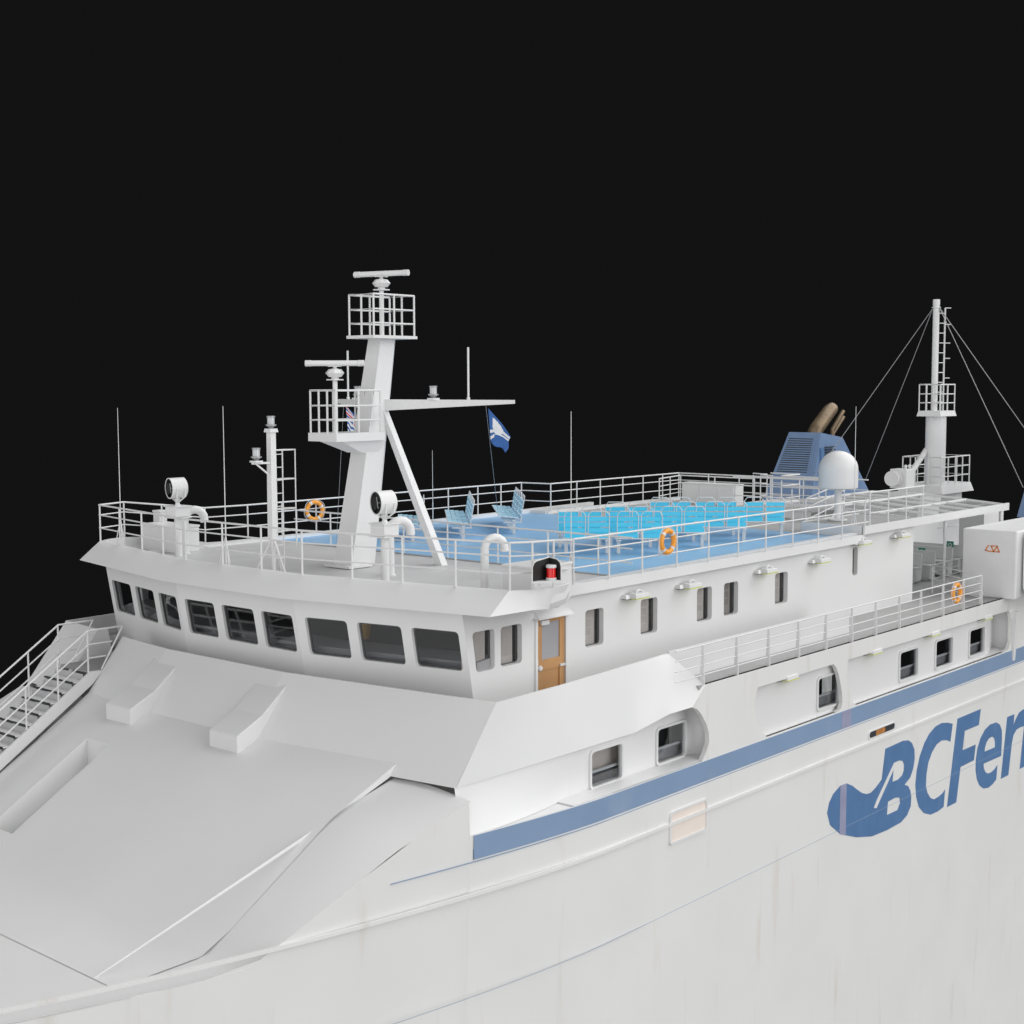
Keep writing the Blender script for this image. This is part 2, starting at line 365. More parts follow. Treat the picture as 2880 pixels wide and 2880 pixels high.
# side bulwark (upper flared plate) both sides ---------------------------
for s in (-1, 1):
    m = MB()
    top = [(.26, -8.43, -2.29), (2.5, -8.43, -2.27), (5.0, -8.43, -2.2), (6.7, -8.43, -2.15), (7.14, -9.26, -2.9)]
    bot = [(-1.02, -8.44, -3.89), (2.9, -8.74, -3.765), (4.9, -8.74, -3.765), (5.85, -9.08, -3.43), (6.56, -9.26, -3.36)]
    def lerp(a, b, t): return tuple(p + (q - p) * t for p, q in zip(a, b))
    tt = []; bb = []
    for i in range(4):
        for k in range(6):
            t = k / 6
            tt.append(lerp(top[i], top[i+1], t)); bb.append(lerp(bot[i], bot[i+1], t))
    tt.append(top[-1]); bb.append(bot[-1])
    n = len(tt); th = Vector((0, .06, 0))
    rows = 8; vs = []; fs = []
    for a, b in zip(tt, bb):
        for j in range(rows + 1):
            q = Vector(lerp(a, b, j / rows)); vs.append(q)
    R1 = rows + 1
    for i in range(n - 1):
        for j in range(rows): fs.append([i*R1+j, (i+1)*R1+j, (i+1)*R1+j+1, i*R1+j+1])
    N = len(vs); vs += [q + th for q in vs]; fs += [[a + N for a in f[::-1]] for f in fs]
    for i in range(n - 1):
        fs.append([i*R1, (i+1)*R1, (i+1)*R1+N, i*R1+N]); fs.append([i*R1+rows, (i+1)*R1+rows, (i+1)*R1+rows+N, i*R1+rows+N])
    vs = [Vector((q.x, q.y * -s, q.z)) for q in vs]
    m.add(vs, fs); m.build('side_bulwark', WHITE, ferry, True)
# foredeck: sloped front plate (slope .8) then flatter centre deck ----------
PT, PB = -2.29, -3.89
def plate_x(y, z): return -.55 + .134 * max(0, abs(y) - 2.35) + .8 * (z + 2.29)
def deck2_z(x, y):
    c = plate_x(y, -3.65)
    z = -3.65 + .41 * (max(x, -2.9) - c) + .60 * (min(x, -2.9) + 2.9)
    if y > 3.2:      # the deck drops away toward the stairway
        q = min(1, (y - 3.2) / 1.6); z -= .38 * q * q * (3 - 2 * q) * min(1, max(0, (c - x)) / 1.4)
        if y > 4.9: z -= .5
    return max(z, -6.34)
m = MB()
def strip(y0, y1, z0, z1, off=0):
    m.add([(plate_x(y0,z0), y0, z0), (plate_x(y1,z0), y1, z0), (plate_x(y1,z1), y1, z1), (plate_x(y0,z1), y0, z1)], [[0,1,2,3]])
cuts = [-8.43, -6.7, -2.35, 2.35, 4.85]
for a, b in zip(cuts, cuts[1:]):
    strip(a, b, PT, -3.65)
strip(-8.43, -6.7, -3.65, PB)
# thickness lip along the top edge
for a, b in zip(cuts, cuts[1:]):
    m.add([(plate_x(a,PT), a, PT), (plate_x(b,PT), b, PT), (plate_x(b,PT)+.06, b, PT), (plate_x(a,PT)+.06, a, PT),
           (plate_x(b,PT)+.06, b, PT-.7), (plate_x(a,PT)+.06, a, PT-.7)], [[0,1,2,3],[3,2,4,5]])
m.build('front_plate', WHITE, ferry); m = MB(); strip(6.35, 8.43, PT, PB)
m.add([(plate_x(6.35,PT), 6.35, PT), (plate_x(8.43,PT), 8.43, PT), (plate_x(8.43,PT)+.06, 8.43, PT), (plate_x(6.35,PT)+.06, 6.35, PT),
       (plate_x(8.43,PT)+.06, 8.43, PT-1), (plate_x(6.35,PT)+.06, 6.35, PT-1)], [[0,1,2,3],[3,2,4,5]])
# walls of the stair notch through the plate
m.add([(plate_x(6.35,PT),6.35,PT),(plate_x(6.35,PB)-.0,6.35,PB),(.6,6.35,PB),(.3,6.35,PT)], [[0,1,2,3]])
m.build('front_plate', WHITE, ferry)
m = MB()
m.add([(plate_x(4.85,PT),4.85,PT),(plate_x(4.85,-4.2),4.85,-4.2),(.4,4.85,-4.2),(.1,4.85,PT)], [[0,1,2,3]]); m.build('notch_wall', WHITE, ferry)
m = MB()
def d2(x, y): return (x, y, deck2_z(x, y))
XE = -8.2
def cre(y): return plate_x(y, -3.65)
YS = [-6.7, -5.8, -4.6, -3.5, -2.35, -1.2, 0, 1.35, 2.36, 2.8, 3.2, 3.6, 4.0, 4.4, 4.83]
XS = [None, -1.9, -2.4, -2.95, -3.5, -4.2, -4.9, -5.6, -6.3, -7.2, XE]
vs = []; fs = []
for y in YS:
    for x in XS: vs.append(d2(cre(y) if x is None else x, y))
nx_ = len(XS)
for i in range(len(YS) - 1):
    for k in range(nx_ - 1):
        if YS[i] == 1.35 and 3 <= k < 7: continue        # hatch opening
        fs.append([i*nx_+k, (i+1)*nx_+k, (i+1)*nx_+k+1, i*nx_+k+1])
m.add(vs, fs)
vs = []; fs = []        # floor beneath the stairway
for y in (4.84, 6.55):
    for x in (-.9, -1.9, -2.95, -4.2, -5.6, -7.2, XE): vs.append((x, y, deck2_z(x, 5.0)))
for k in range(6): fs.append([k, k+1, k+8, k+7])
m.add(vs, fs)
m.add([(x, 4.84, deck2_z(x, 4.8)) for x in (-1.2, -2.95, -4.2, -5.6, XE)] + [(x, 4.84, deck2_z(x, 5.0)) for x in (-1.2, -2.95, -4.2, -5.6, XE)], [[k, k+1, k+6, k+5] for k in range(4)])
# hatch recess walls and floor
hx = [-2.95, -3.5, -4.2, -4.9, -5.6]
for y in (1.35, 2.36):
    m.add([d2(x, y) for x in hx] + [(x, y, deck2_z(x, y) - .65) for x in hx], [[k, k+1, k+6, k+5] for k in range(4)])
m.add([(x, y, deck2_z(x, y) - .65) for y in (1.35, 2.36) for x in hx], [[k, k+1, k+6, k+5] for k in range(4)])
for x in (-2.95, -5.6):
    m.add([d2(x, 1.35), d2(x, 2.36), (x, 2.36, deck2_z(x, 2.36) - .65), (x, 1.35, deck2_z(x, 1.35) - .65)], [[0,1,2,3]])
# starboard flank of centre deck
m.add([d2(cre(-6.7),-6.7), d2(-3.3,-6.5), d2(XE,-6.0), (XE,-6.0,deck2_z(XE,-6)-.03), (-3.3,-6.5,deck2_z(-3.3,-6.5)-.08), (plate_x(-6.7,PB),-6.7,PB-.02)], [[0,1,4,5],[1,2,3,4]])
m.build('foredeck', WHITE, ferry, True)
# low side decks outboard of the flanks
for sg in (-1, 1):
    m = MB(); vs = []; fs = []
    xs_ = [-1.02 - (8.2 - 1.02) * k / 24 for k in range(25)]
    for x in xs_:
        yi = 6.55 if sg > 0 else 6.7 - .7 * max(0, (-1.3 - x)) / 6.9
        zi = min(-3.93, deck2_z(x, 4.8 if sg > 0 else -yi) - max(.03, .24 - .1 * (-1.3 - x)))
        for k in range(5):
            q = k / 4; yo = max(yi + .2, hull_y(x) - .0)
            vs.append((x, sg * (yi + (yo - yi) * q), zi + (side_top(x) - zi) * q ** 2))
    for i in range(24):
        for k in range(4): fs.append([i*5+k, (i+1)*5+k, (i+1)*5+k+1, i*5+k+1])
    m.add(vs, fs); m.build('side_deck', WHITE, ferry, True)
m = MB()   # forecastle deck toward the bow
pts = [(-7.7, -hull_y(-7.7)), (-11, -hull_y(-11)), (-14, -hull_y(-14)), (-16.5, -hull_y(-16.5)), (-17.8, 0), (-16.5, hull_y(-16.5)), (-14, hull_y(-14)), (-11, hull_y(-11)), (-7.7, hull_y(-7.7))]
m.prism([(x, y * .999, -6.352) for x, y in pts], (0, 0, -.1)); m.build('forecastle_floor', WHITE, ferry)
# two chute-like ventilation housings on the front
for ya, yb, xa in ((1.58, 2.68, 0), (-2.66, -1.6, 0)):
    m = MB()
    sec = [(plate_x(ya if ya > 0 else yb, -2.5) + .05, -2.50), (-1.45, -3.13), (-2.2, -3.49), (-2.2, -3.9), (-1.3, -3.9)]
    P = []
    m.prism([(x, ya, z) for x, z in sec], (0, yb - ya, 0))
    m.build('vent_housing', WHITE, ferry, bevel=.03)

# wheelhouse ----------------------------------------------------------
def wx(y, z): return -.224 - .175 * (z + .5) + prof(y)
m = MB()
panels = [(-7.02, -2.35, [(-6.85,-5.6),(-5.33,-4.1),(-3.82,-2.6)]), (-2.35, 2.35, [(-2.2,-1.02),(-.72,.55),(.87,2.1)]), (2.35, 7.02, [(2.52,3.62),(3.95,5.15),(5.48,6.78)])]
for a, b, ws in panels:
    holes = [rrect(p, -1.91, q, -.99, .09) for p, q in ws]
    m.panel([(a, -.3), (a, -3.0), (b, -3.0), (b, -.3)], holes, lambda u, v, w: (wx(u, v) + w, u, v), .13)
m.build('wheelhouse_front', WHITE, ferry, True)
i = 0
for a, b, ws in panels:
    for p, q in ws:
        f = MB(); f.panel(rrect(p + .003, -1.907, q - .003, -.993, .088), [rrect(p + .035, -1.875, q - .035, -1.025, .07)], lambda u, v, w: (wx(u, v) + .07 + w, u, v), .05)
        fo = f.build('bridge_window', mat('dark_window_rubber', (.10, .10, .105), .6) if i == 0 else bpy.data.materials['dark_window_rubber'], ferry); i += 1
        g = MB(); g.panel(rrect(p + .03, -1.88, q - .03, -1.02, .07), [], lambda u, v, w: (wx(u, v) + .09 + w, u, v), .008); g.build('pane', GLASS, fo)
# wheelhouse interior seen through the panes
m = MB(); m.box((1.0, -6.9, PD), (1.05, 6.9, PD)); 
m = MB()
for a, b in ((-6.9, -2.35), (-2.35, 2.35), (2.35, 6.9)):
    m.hexa([(wx(a,-1.9)+.45,a,-2.9),(wx(b,-1.9)+.45,b,-2.9),(wx(b,-1.9)+1.1,b,-2.9),(wx(a,-1.9)+1.1,a,-2.9),
            (wx(a,-1.9)+.4,a,-1.78),(wx(b,-1.9)+.4,b,-1.78),(wx(b,-1.9)+1.1,b,-1.7),(wx(a,-1.9)+1.1,a,-1.7)])
m.build('bridge_console', CONS, ferry)
m = MB(); m.box((4.6, -6.9, PD), (4.7, 6.9, -.45)); m.build('bridge_back_wall', INTER, ferry)
m = MB(); m.lathe([(.02, 0), (.16, .02), (.2, .3), (.17, .55), (.05, .62)], (1.5, -2.95, -1.7), 12); m.build('amber_coat', AMBER, ferry, True)

# side wall with windows and door, both sides -----------------------------
side = [(1.80 - .78, 1.80), (2.01, 2.76), (5.16, 5.9), (7.48, 8.23), (10.09, 10.83), (11.44, 12.18), (14.2, 14.93), (18.98, 19.32)]
def side_holes():
    hs = []
    for i, (a, b) in enumerate(side):
        z0, z1 = (-1.96, -1.03)
        if i == 7: z0, z1 = (-1.58, -.68)
        h = rrect(a, z0, b, z1, .09)
        if i == 0: h = [(x + (.0 if x > 1.4 else (.02 - .16 * ((z + 1.03)))), z) for x, z in h]
        hs.append(h)
    return hs
for s in (-1, 1):
    hs = side_holes() + ([[(3.3, -1.0), (4.36, -1.0), (4.36, -2.89), (3.3, -2.89)]] if s < 0 else [])
    m = MB(); fn = lambda u, v, w, s=s: (u, s * (7.02 - w), v)
    m.panel([(wx(7.02, -.3)+.13, -.3), (wx(7.02, -3.0)+.13, -3.0), (23.33, -3.0), (23.33, -.2), (4, -.3)], hs, fn, .2)
    m.build('side_wall', WHITE, ferry)
for i, h in enumerate(side_holes()):
    a, b = side[i]
    f = MB(); f.panel([(x, z) for x, z in h], [[(a + .05 + (x - a) * .0 if False else x * .94 + .06 * (a + b) / 2, z * .95 + .05 * (-1.5 if i < 7 else -1.13)) for x, z in h]], lambda u, v, w: (u, -6.88 + w, v), .03)
    fo = f.build('cabin_window', bpy.data.materials['dark_window_rubber'], ferry)
    g = MB(); g.panel(h, [], lambda u, v, w: (u, -6.86 + w, v), .008); g.build('pane', GLASS, fo)
    if i != 7:
        c = MB(); n = 14; w_ = b - a - .1; x0 = a - .1
        pts = [(x0 + (b - .10 - x0) * k / n, -6.80 + .006 * math.sin(k * 2.2)) for k in range(n + 1)]
        for (p, q), (r, t) in zip(pts, pts[1:]): c.add([(p, q, -2.0), (r, t, -2.0), (r, t, -.95), (p, q, -.95)], [[0,1,2,3]])
        c.build('curtain', TAUPE if i not in (5,) else mat('brown_curtain_cloth', (.45, .40, .36), .9), fo, True)
# door
d = MB()
d.panel([(3.32,-1.02),(4.35,-1.02),(4.35,-2.88),(3.32,-2.88)], [[(3.5,-1.12),(4.17,-1.12),(4.17,-2.02),(3.5,-2.02)],[(3.5,-2.27),(4.17,-2.27),(4.17,-2.82),(3.5,-2.82)]], lambda u, v, w: (u, -7.01 + w, v), .05)
do = d.build('door', WOOD, ferry)
q = MB(); q.box((3.48,-6.985,-2.04),(4.19,-6.975,-1.1)); q.build('door_glass', GREYDOOR, do)
q = MB(); q.box((3.48,-6.98,-2.84),(4.19,-6.96,-2.25)); q.build('door_panel', WOOD, do)
q = MB(); q.lathe([(.02,0),(.06,.01),(.07,.04),(.05,.07),(.01,.08)], (0,0,0), 14); q.xform(Matrix.Translation((3.4,-7.01,-2.2)) @ Matrix.Rotation(PI/2, 4, 'X')); q.build('door_knob', WRAIL, do, True)
q = MB(); q.box((4.16,-7.05,-2.26),(4.35,-7.015,-2.2)); q.build('door_catch', WRAIL, do)
q = MB(); q.box((3.42,-7.09,-1.17),(3.7,-7.015,-1.06)); q.build('door_closer', WRAIL, do, bevel=.01)
q = MB()
for z in (-1.3, -2.2): q.tube((3.3,-7.04,z), (3.3,-7.04,z+.22), .02, 8)
q.build('hinge', WRAIL, do)
m = MB(); m.hexa([(3.16,-7.22,-1.0),(4.50,-7.22,-1.0),(4.50,-7.02,-.98),(3.16,-7.02,-.98),(3.22,-7.17,-.97),(4.44,-7.17,-.97),(4.44,-7.02,-.83),(3.22,-7.02,-.83)])
m.build('door_hood', WHITE, ferry)
m = MB(); m.box((3.22,-7.06,-2.9),(3.3,-7.02,-1.0)); m.box((4.36,-7.06,-2.9),(4.44,-7.02,-1.0)); m.box((3.3,-7.06,-1.02),(4.36,-7.02,-1.0)); m.build('door_frame', WHITE, ferry)

# roof deck, rim and fascia -------------------------------------------------
rimpts = []
def rim_top(y): return .05 + (1.13 / (8 - 2.35)) * max(0, abs(y) - 2.35)
def rim_bot(y): return -.62 + (1.13 / (8.03 - 2.35)) * max(0, abs(y) - 2.35)
half_top = [(rim_top(0), 0, 0), (rim_top(0), -2.35, 0), (1.18, -8.0, 0), (1.63, -8.3, 0), (2.21, -8.45, 0), (3.0, -8.2, -.03), (3.8, -7.6, -.16), (4.43, -7.2, -.26), (5.0, -7.2, -.28), (19.4, -7.2, -.28)]
half_bot = [(rim_bot(0), 0, -.5), (rim_bot(0), -2.35, -.5), (.51, -8.03, -.5), (1.5, -8.36, -.44), (2.1, -8.36, -.48), (2.9, -8.0, -.58), (3.6, -7.58, -.62), (4.37, -7.22, -.55), (5.0, -7.22, -.55), (19.4, -7.22, -.53)]
full_top = half_top[::-1] + [(x, -y, z) for x, y, z in half_top[1:]]
full_bot = half_bot[::-1] + [(x, -y, z) for x, y, z in half_bot[1:]]
def inset(p, d):   # inward offset toward the centreline / aft
    x, y, z = p
    return (x + (d if x < 4.3 else 0) * (1 if abs(y) < 8.1 else .4), y - math.copysign(d, y) * (1 if abs(y) > 7 else 0), z)
m = MB(); n = len(full_top)
it = [inset(p, .09) for p in full_top]; il = [(x, y, DZ) for x, y, z in it]
vs = full_bot + full_top + it + il; fs = []
for i in range(n - 1):
    for r in range(3): fs.append([r*n+i, r*n+i+1, (r+1)*n+i+1, (r+1)*n+i])
m.add(vs, fs)
m.build('roof_fascia', WHITE, ferry, True, sharp=47)
m = MB()  # overhang soffit
for i in range(n - 1):
    a, b = full_bot[i], full_bot[i+1]
    c = (max(a[0], wx(min(7.0, abs(a[1])), -.5) - .02) if a[0] < 4 else a[0], max(-7.0, min(7.0, a[1])), a[2] + .08)
    d_ = (max(b[0], wx(min(7.0, abs(b[1])), -.5) - .02) if b[0] < 4 else b[0], max(-7.0, min(7.0, b[1])), b[2] + .08)
    m.add([a, b, d_, c], [[0,1,2,3]])
m.build('roof_soffit', WHITE, ferry)
m = MB()  # grey roof deck forward
outl = [(x, y) for x, y, z in it if x < 6.7]
ys_ = sorted(set(outl), key=lambda p: 0)
poly = [(x, y, DZ) for x, y, z in it if x < 6.6]
poly = [(6.74, -7.13, DZ)] + poly + [(6.74, 7.13, DZ)]
m.prism(poly, (0, 0, -.12)); m.build('grey_roof_deck', GREYD, ferry)
m = MB(); m.prism([(6.74,-7.13,DZ+.004),(19.25,-7.13,DZ+.004),(19.25,-5.6,DZ+.004),(19.5,-3.2,DZ+.004),(19.5,7.13,DZ+.004),(6.74,7.13,DZ+.004)], (0,0,-.12)); m.build('blue_roof_deck', BLUED, ferry)
m = MB(); m.box((6.70,-7.11,DZ-.05),(6.76,7.11,DZ+.035)); m.build('deck_edge_bar', GREYD2, ferry)
m = MB(); m.prism([(19.25,-5.1,DZ-.004),(23.3,-5.1,DZ-.004),(23.3,-1.5,DZ-.004),(28.4,-1.5,DZ-.004),(28.4,6.1,DZ-.004),(19.5,6.1,DZ-.004),(19.5,-3.2,DZ-.004)], (0,0,-.12)); m.build('aft_roof_deck', GREYD2, ferry)
m = MB(); m.box((19.36,-7.19,-.22),(23.3,-5.0,-.015)); m.build('raised_deck_block', GREYD2, ferry)
m = MB(); m.box((19.30,-7.15,-.42),(19.36,-5.0,0.0)); m.box((19.34,-5.0,-.37),(23.3,-4.94,.02)); m.build('raised_deck_coaming', WHITE, ferry)
m = MB(); m.box((19.30,-7.26,-.27),(31.0,-7.2,.0)); m.build('aft_fascia', WHITE, ferry)
m = MB(); m.box((19.5,6.06,-.6),(28.4,6.16,-.25)); m.box((19.4,6.1,-.6),(19.5,7.2,-.25)); m.build('port_fascia', WHITE, ferry)
# canopy of glazed beams over the boat deck
cz = lambda y: -.04 + .075 * (7.2 + y) if y < -3.8 else .215
m = MB()
for y, w in ((-5.55, .08), (-3.8, .08), (-1.6, .08)): m.box((23.3, y - w/2, cz(y) - .16), (31.0, y + w/2, cz(y)))
for x in (23.35, 25.05, 26.44, 27.86, 29.12, 30.95):
    for a, b in ((-7.2, -5.55), (-5.55, -3.8), (-3.8, -1.6)):
        m.hexa([(x-.03,a,cz(a)-.1),(x+.03,a,cz(a)-.1),(x+.03,b,cz(b)-.1),(x-.03,b,cz(b)-.1),(x-.03,a,cz(a)-.003),(x+.03,a,cz(a)-.003),(x+.03,b,cz(b)-.003),(x-.03,b,cz(b)-.003)])
co = m.build('canopy_beams', WHITE, ferry)
m = MB()
for a, b in ((-7.2, -5.55), (-5.55, -3.8), (-3.8, -1.6)):
    m.hexa([(23.4,a,cz(a)-.05),(30.9,a,cz(a)-.05),(30.9,b,cz(b)-.05),(23.4,b,cz(b)-.05),(23.4,a,cz(a)-.04),(30.9,a,cz(a)-.04),(30.9,b,cz(b)-.04),(23.4,b,cz(b)-.04)])
m.build('canopy_glass', GLASSC, ferry)
m = MB()
for x, y in ((25.9, -7.0), (30.8, -7.0)): m.tube((x, y, PD), (x, y, -.1), .05, 10)
m.build('canopy_post', WHITE, ferry, True)
# deckhouse behind boat deck, aft roof
m = MB(); m.box((23.34,-6.8,PD),(23.5,6.9,-.4)); m.build('cabin_end_wall', WHITE, ferry)
m = MB(); m.box((33.0,-1.0,PD),(41,4.4,-1.0)); m.build('aft_deckhouse', WHITE, ferry)
m = MB(); m.box((32.8,-1.1,-1.0),(41.4,6.5,-.9)); m.build('aft_deckhouse_roof', WHITE, ferry)
m = MB(); m.box((36.3,-.9,-.9),(41.3,1.6,-.46)); m.build('mast_house', WHITE, ferry, bevel=.03)
m = MB(); m.box((31.2,-6.2,PD),(33.1,-5.2,-.45)); m.build('stair_casing', WHITE, ferry)
m = MB(); m.box((6.8,-8.39,PD),(16.22,-8.35,-2.12)); m.build('wind_screen', WHITE, ferry)

# ------------------------------------------------------------------ railings
fp = [(1.2,8.03,0),(.94,6.63,0),(.66,5.14,0),(.38,3.75,0),(.1,2.35,0),(.07,.75,0),(.06,-.81,0),(.05,-2.36,0),(.35,-3.8,0),(.62,-5.21,0),(.88,-6.65,0),(1.19,-8.0,0)]
railing('three-bar white railing curving along the front edge above the bridge windows', [(p[0]+.03,p[1],p[2]) for p in (fp[0],fp[4],fp[7],fp[11])], [(p[0]+.03,p[1],p[2]) for p in fp], 1.06)
sp = [(1.63,-8.33,0),(2.21,-8.45,-.0),(4.43,-7.2,-.28)]
railing('short white railing around the starboard bridge wing corner behind the red lamp', [(1.22,-8.0,0),(1.66,-8.28,0),(2.23,-8.42,0),(4.41,-7.23,-.26)], [(1.66,-8.28,0),(2.23,-8.42,0)], 1.06)
sx = [4.43,5.85,7.25,8.8,10.32,11.83,13.3,14.82,16.35,17.85,19.35]
railing('long white railing with an orange ring beside the blue deck, nearest the viewer', [(4.43,-7.23,-.28),(19.6,-7.23,-.28)], [(x,-7.23,-.28) for x in sx], 1.1)
railing('white railing on the raised aft roof edge in front of the mast with stays', [(19.75,-5.4,.0),(19.75,-7.2,.0),(23.7,-7.2,.0)][1:], [(x,-7.2,0) for x in (19.75,21.04,22.35,23.6)], 1.05)
railing('white railing along the far port side of the blue deck', [(1.22,8.05,0),(2.3,8.4,0),(4.45,7.3,-.26),(6.1,7.3,-.28),(19.4,7.3,-.28)], [(2.3,8.4,0),(3.3,7.9,-.1),(4.45,7.3,-.26)]+[(x,7.3,-.28) for x in (6.1,7.5,8.95,10.5,12.1,13.7,15.3,16.9,18.2,19.4)], 1.06)
railing('white railing around the far aft corner of the roof deck past the blue seats', [(19.4,7.3,-.28),(19.6,6.0,-.28),(28.2,6.0,-.28),(28.2,1.5,-.28)], [(19.6,6.0,-.28)]+[(x,6.0,-.28) for x in (21.2,22.7,24.2,25.6,27)]+[(28.2,y,-.28) for y in (6,4.5,3,1.5)], 1.06)
railing('inner white railing enclosing the long white deck box', [(21.5,3.0,-.37),(25.2,4.9,-.37),(27.6,5.5,-.37),(27.6,1.9,-.37)][1:], [(25.2,4.9,-.37),(26.4,5.2,-.37),(27.6,5.5,-.37),(27.6,3.8,-.37),(27.6,1.9,-.37)], 1.1)
railing('white railing between the grey fore deck and the blue deck', [(7.0,6.1,-.37),(7.0,-7.1,-.37)], [(7.0,y,-.37) for y in (6.0,4.4,2.9,1.2,-.58,-2.5,-4.3,-6.0)], 1.0)
railing('white crossing railing at the aft end of the blue deck behind the seats', [(19.7,-4.9,-.37),(23.3,-4.4,-.0),(23.3,.2,-.0)][:3], [(19.7,-4.9,-.37),(21.5,-4.65,-.2),(23.3,-4.4,-.2),(23.3,-2.3,-.37),(23.3,.2,-.37)], 1.1)
railing('white gate railing frame left of the white dome', [(25.7,0.02,-.2),(25.67,-1.26,-.2),(24.4,-1.22,-.2),(24.3,-2.84,-.2),(24.3,-4.8,-.2)], [(25.7,.02,-.37),(25.67,-1.26,-.37),(24.4,-1.22,-.37),(24.3,-2.84,-.37)], 1.32)
railing('white ladder-head railing with diagonal braces right of the deck box', [(27.1,1.66,-.3),(26.9,.9,-.3),(26.4,.89,-.3),(26.3,.3,-.3)], [(27.1,1.66,-.37),(26.9,.9,-.37),(26.4,.89,-.37),(26.3,.3,-.37)], 1.28)
railing('white port railing far aft beside the blue funnel', [(28.2,1.5,-.28),(28.2,-1.4,-.28)], [(28.2,0,-.28),(28.2,-1.4,-.28)], 1.06)
px_ = [7.1,8.66,10.22,11.78,13.3,14.82,16.3,17.85,19.35,20.95,22.5,23.95]
t = railing('four-bar white railing along the starboard walkway over the hull windows', [(5.9,-9.2,PD),(23.95,-9.2,PD)], [], 1.0, (.75, .5, .25), .018)
for x in px_:
    q = MB(); q.hexa([(x-.02,-9.25,PD),(x+.02,-9.25,PD),(x+.02,-9.12,PD),(x-.02,-9.12,PD),(x-.015,-9.22,PD+1),(x+.015,-9.22,PD+1),(x+.015,-9.17,PD+1),(x-.015,-9.17,PD+1)]); q.build('post', WRAIL, t)
railing('white railing crossing the walkway end toward the grey LSA cabinet', [(23.95,-9.2,PD),(25.5,-6.75,PD),(28.0,-6.7,PD)], [(25.5,-6.75,PD),(28,-6.7,PD)], 1.0, (.75, .5, .25), .018)
railing('white railing on the far aft deck under the canopy edge', [(31.5,-4.2,-1.6),(36.5,-4.4,-1.6),(36.5,3,-1.6)], [(32,-4.22,-1.6),(33.4,-4.3,-1.6),(35,-4.35,-1.6),(36.5,-4.4,-1.6),(36.5,-2,-1.6)], 1.1)

# ------------------------------------------------------------------ main mast
mt = thing('radar_mast', 'raked white main mast with two caged radar platforms and a wide yard', 'mast', (3.9, 0, DZ))
m = MB()   # raked, slightly tapering box section
def mc(z): return 4.02 + (z + .37) * .18
def sect(z, a, b):
    c = mc(z); ch = a * .35
    return [(c-a, b, z), (c-a, -b, z), (c+a*.55, -b, z), (c+a, -b*.45, z), (c+a, b*.45, z), (c+a*.55, b, z)]
P0 = sect(DZ + .05, .52, .36); P1 = sect(5.8, .34, .25)
m.add(P0 + P1, [[0,1,2,3,4,5][::-1], [6,7,8,9,10,11]] + [[i, (i+1) % 6, (i+1) % 6 + 6, i + 6] for i in range(6)])
m.build('mast_column', WHITE, mt)
m = MB(); m.box((3.3,-.5,DZ+.02),(4.15,.5,DZ+.08)); m.build('base_plate', WHITE, mt)
m = MB(); m.hexa([(5.55,-1.75,DZ),(5.78,-1.75,DZ),(5.78,-1.5,DZ),(5.55,-1.5,DZ),(4.8,-.25,3.95),(4.98,-.25,3.95),(4.98,-.05,3.95),(4.8,-.05,3.95)])
m.build('strut', WHITE, mt)
m = MB(); m.hexa([(5.55,1.55,DZ),(5.75,1.55,DZ),(5.75,1.75,DZ),(5.55,1.75,DZ),(4.8,.05,3.8),(4.98,.05,3.8),(4.98,.25,3.8),(4.8,.25,3.8)])
m.build('strut', WHITE, mt)
def cage(parent, x0, x1, y0, y1, z, h, nx=1, ny=1, r=.027):
    c = MB()
    for zz in (z + h, z + h * .64, z + h * .3): c.pipe([(x0,y0,zz),(x1,y0,zz),(x1,y1,zz),(x0,y1,zz)], r if zz == z + h else r * .85, 8, True)
    for i in range(nx + 2):
        x = x0 + (x1 - x0) * i / (nx + 1)
        c.tube((x,y0,z),(x,y0,z+h), r, 8); c.tube((x,y1,z),(x,y1,z+h), r, 8)
    for i in range(1, ny + 1):
        y = y0 + (y1 - y0) * i / (ny + 1); c.tube((x0,y,z),(x0,y,z+h), r, 8); c.tube((x1,y,z),(x1,y,z+h), r, 8)
    return c.build('safety_cage', WRAIL, parent, True)
# upper platform
m = MB(); m.box((4.27,-.52,5.80),(5.92,.56,5.88)); po = m.build('upper_platform', WHITE, mt); cage(po, 4.33, 5.86, -.46, .5, 5.88, 1.1, 1, 1)
# lower platform with tapered bracket
m = MB(); m.box((2.80,-.62,3.06),(4.55,.5,3.28))
m.hexa([(4.0,-.3,2.72),(4.6,-.3,2.72),(4.6,.3,2.72),(4.0,.3,2.72),(3.1,-.5,3.06),(4.7,-.5,3.06),(4.7,.45,3.06),(3.1,.45,3.06)])
po = m.build('lower_platform', WHITE, mt); cage(po, 2.84, 4.45, -.56, .44, 3.28, 1.12, 1, 2)
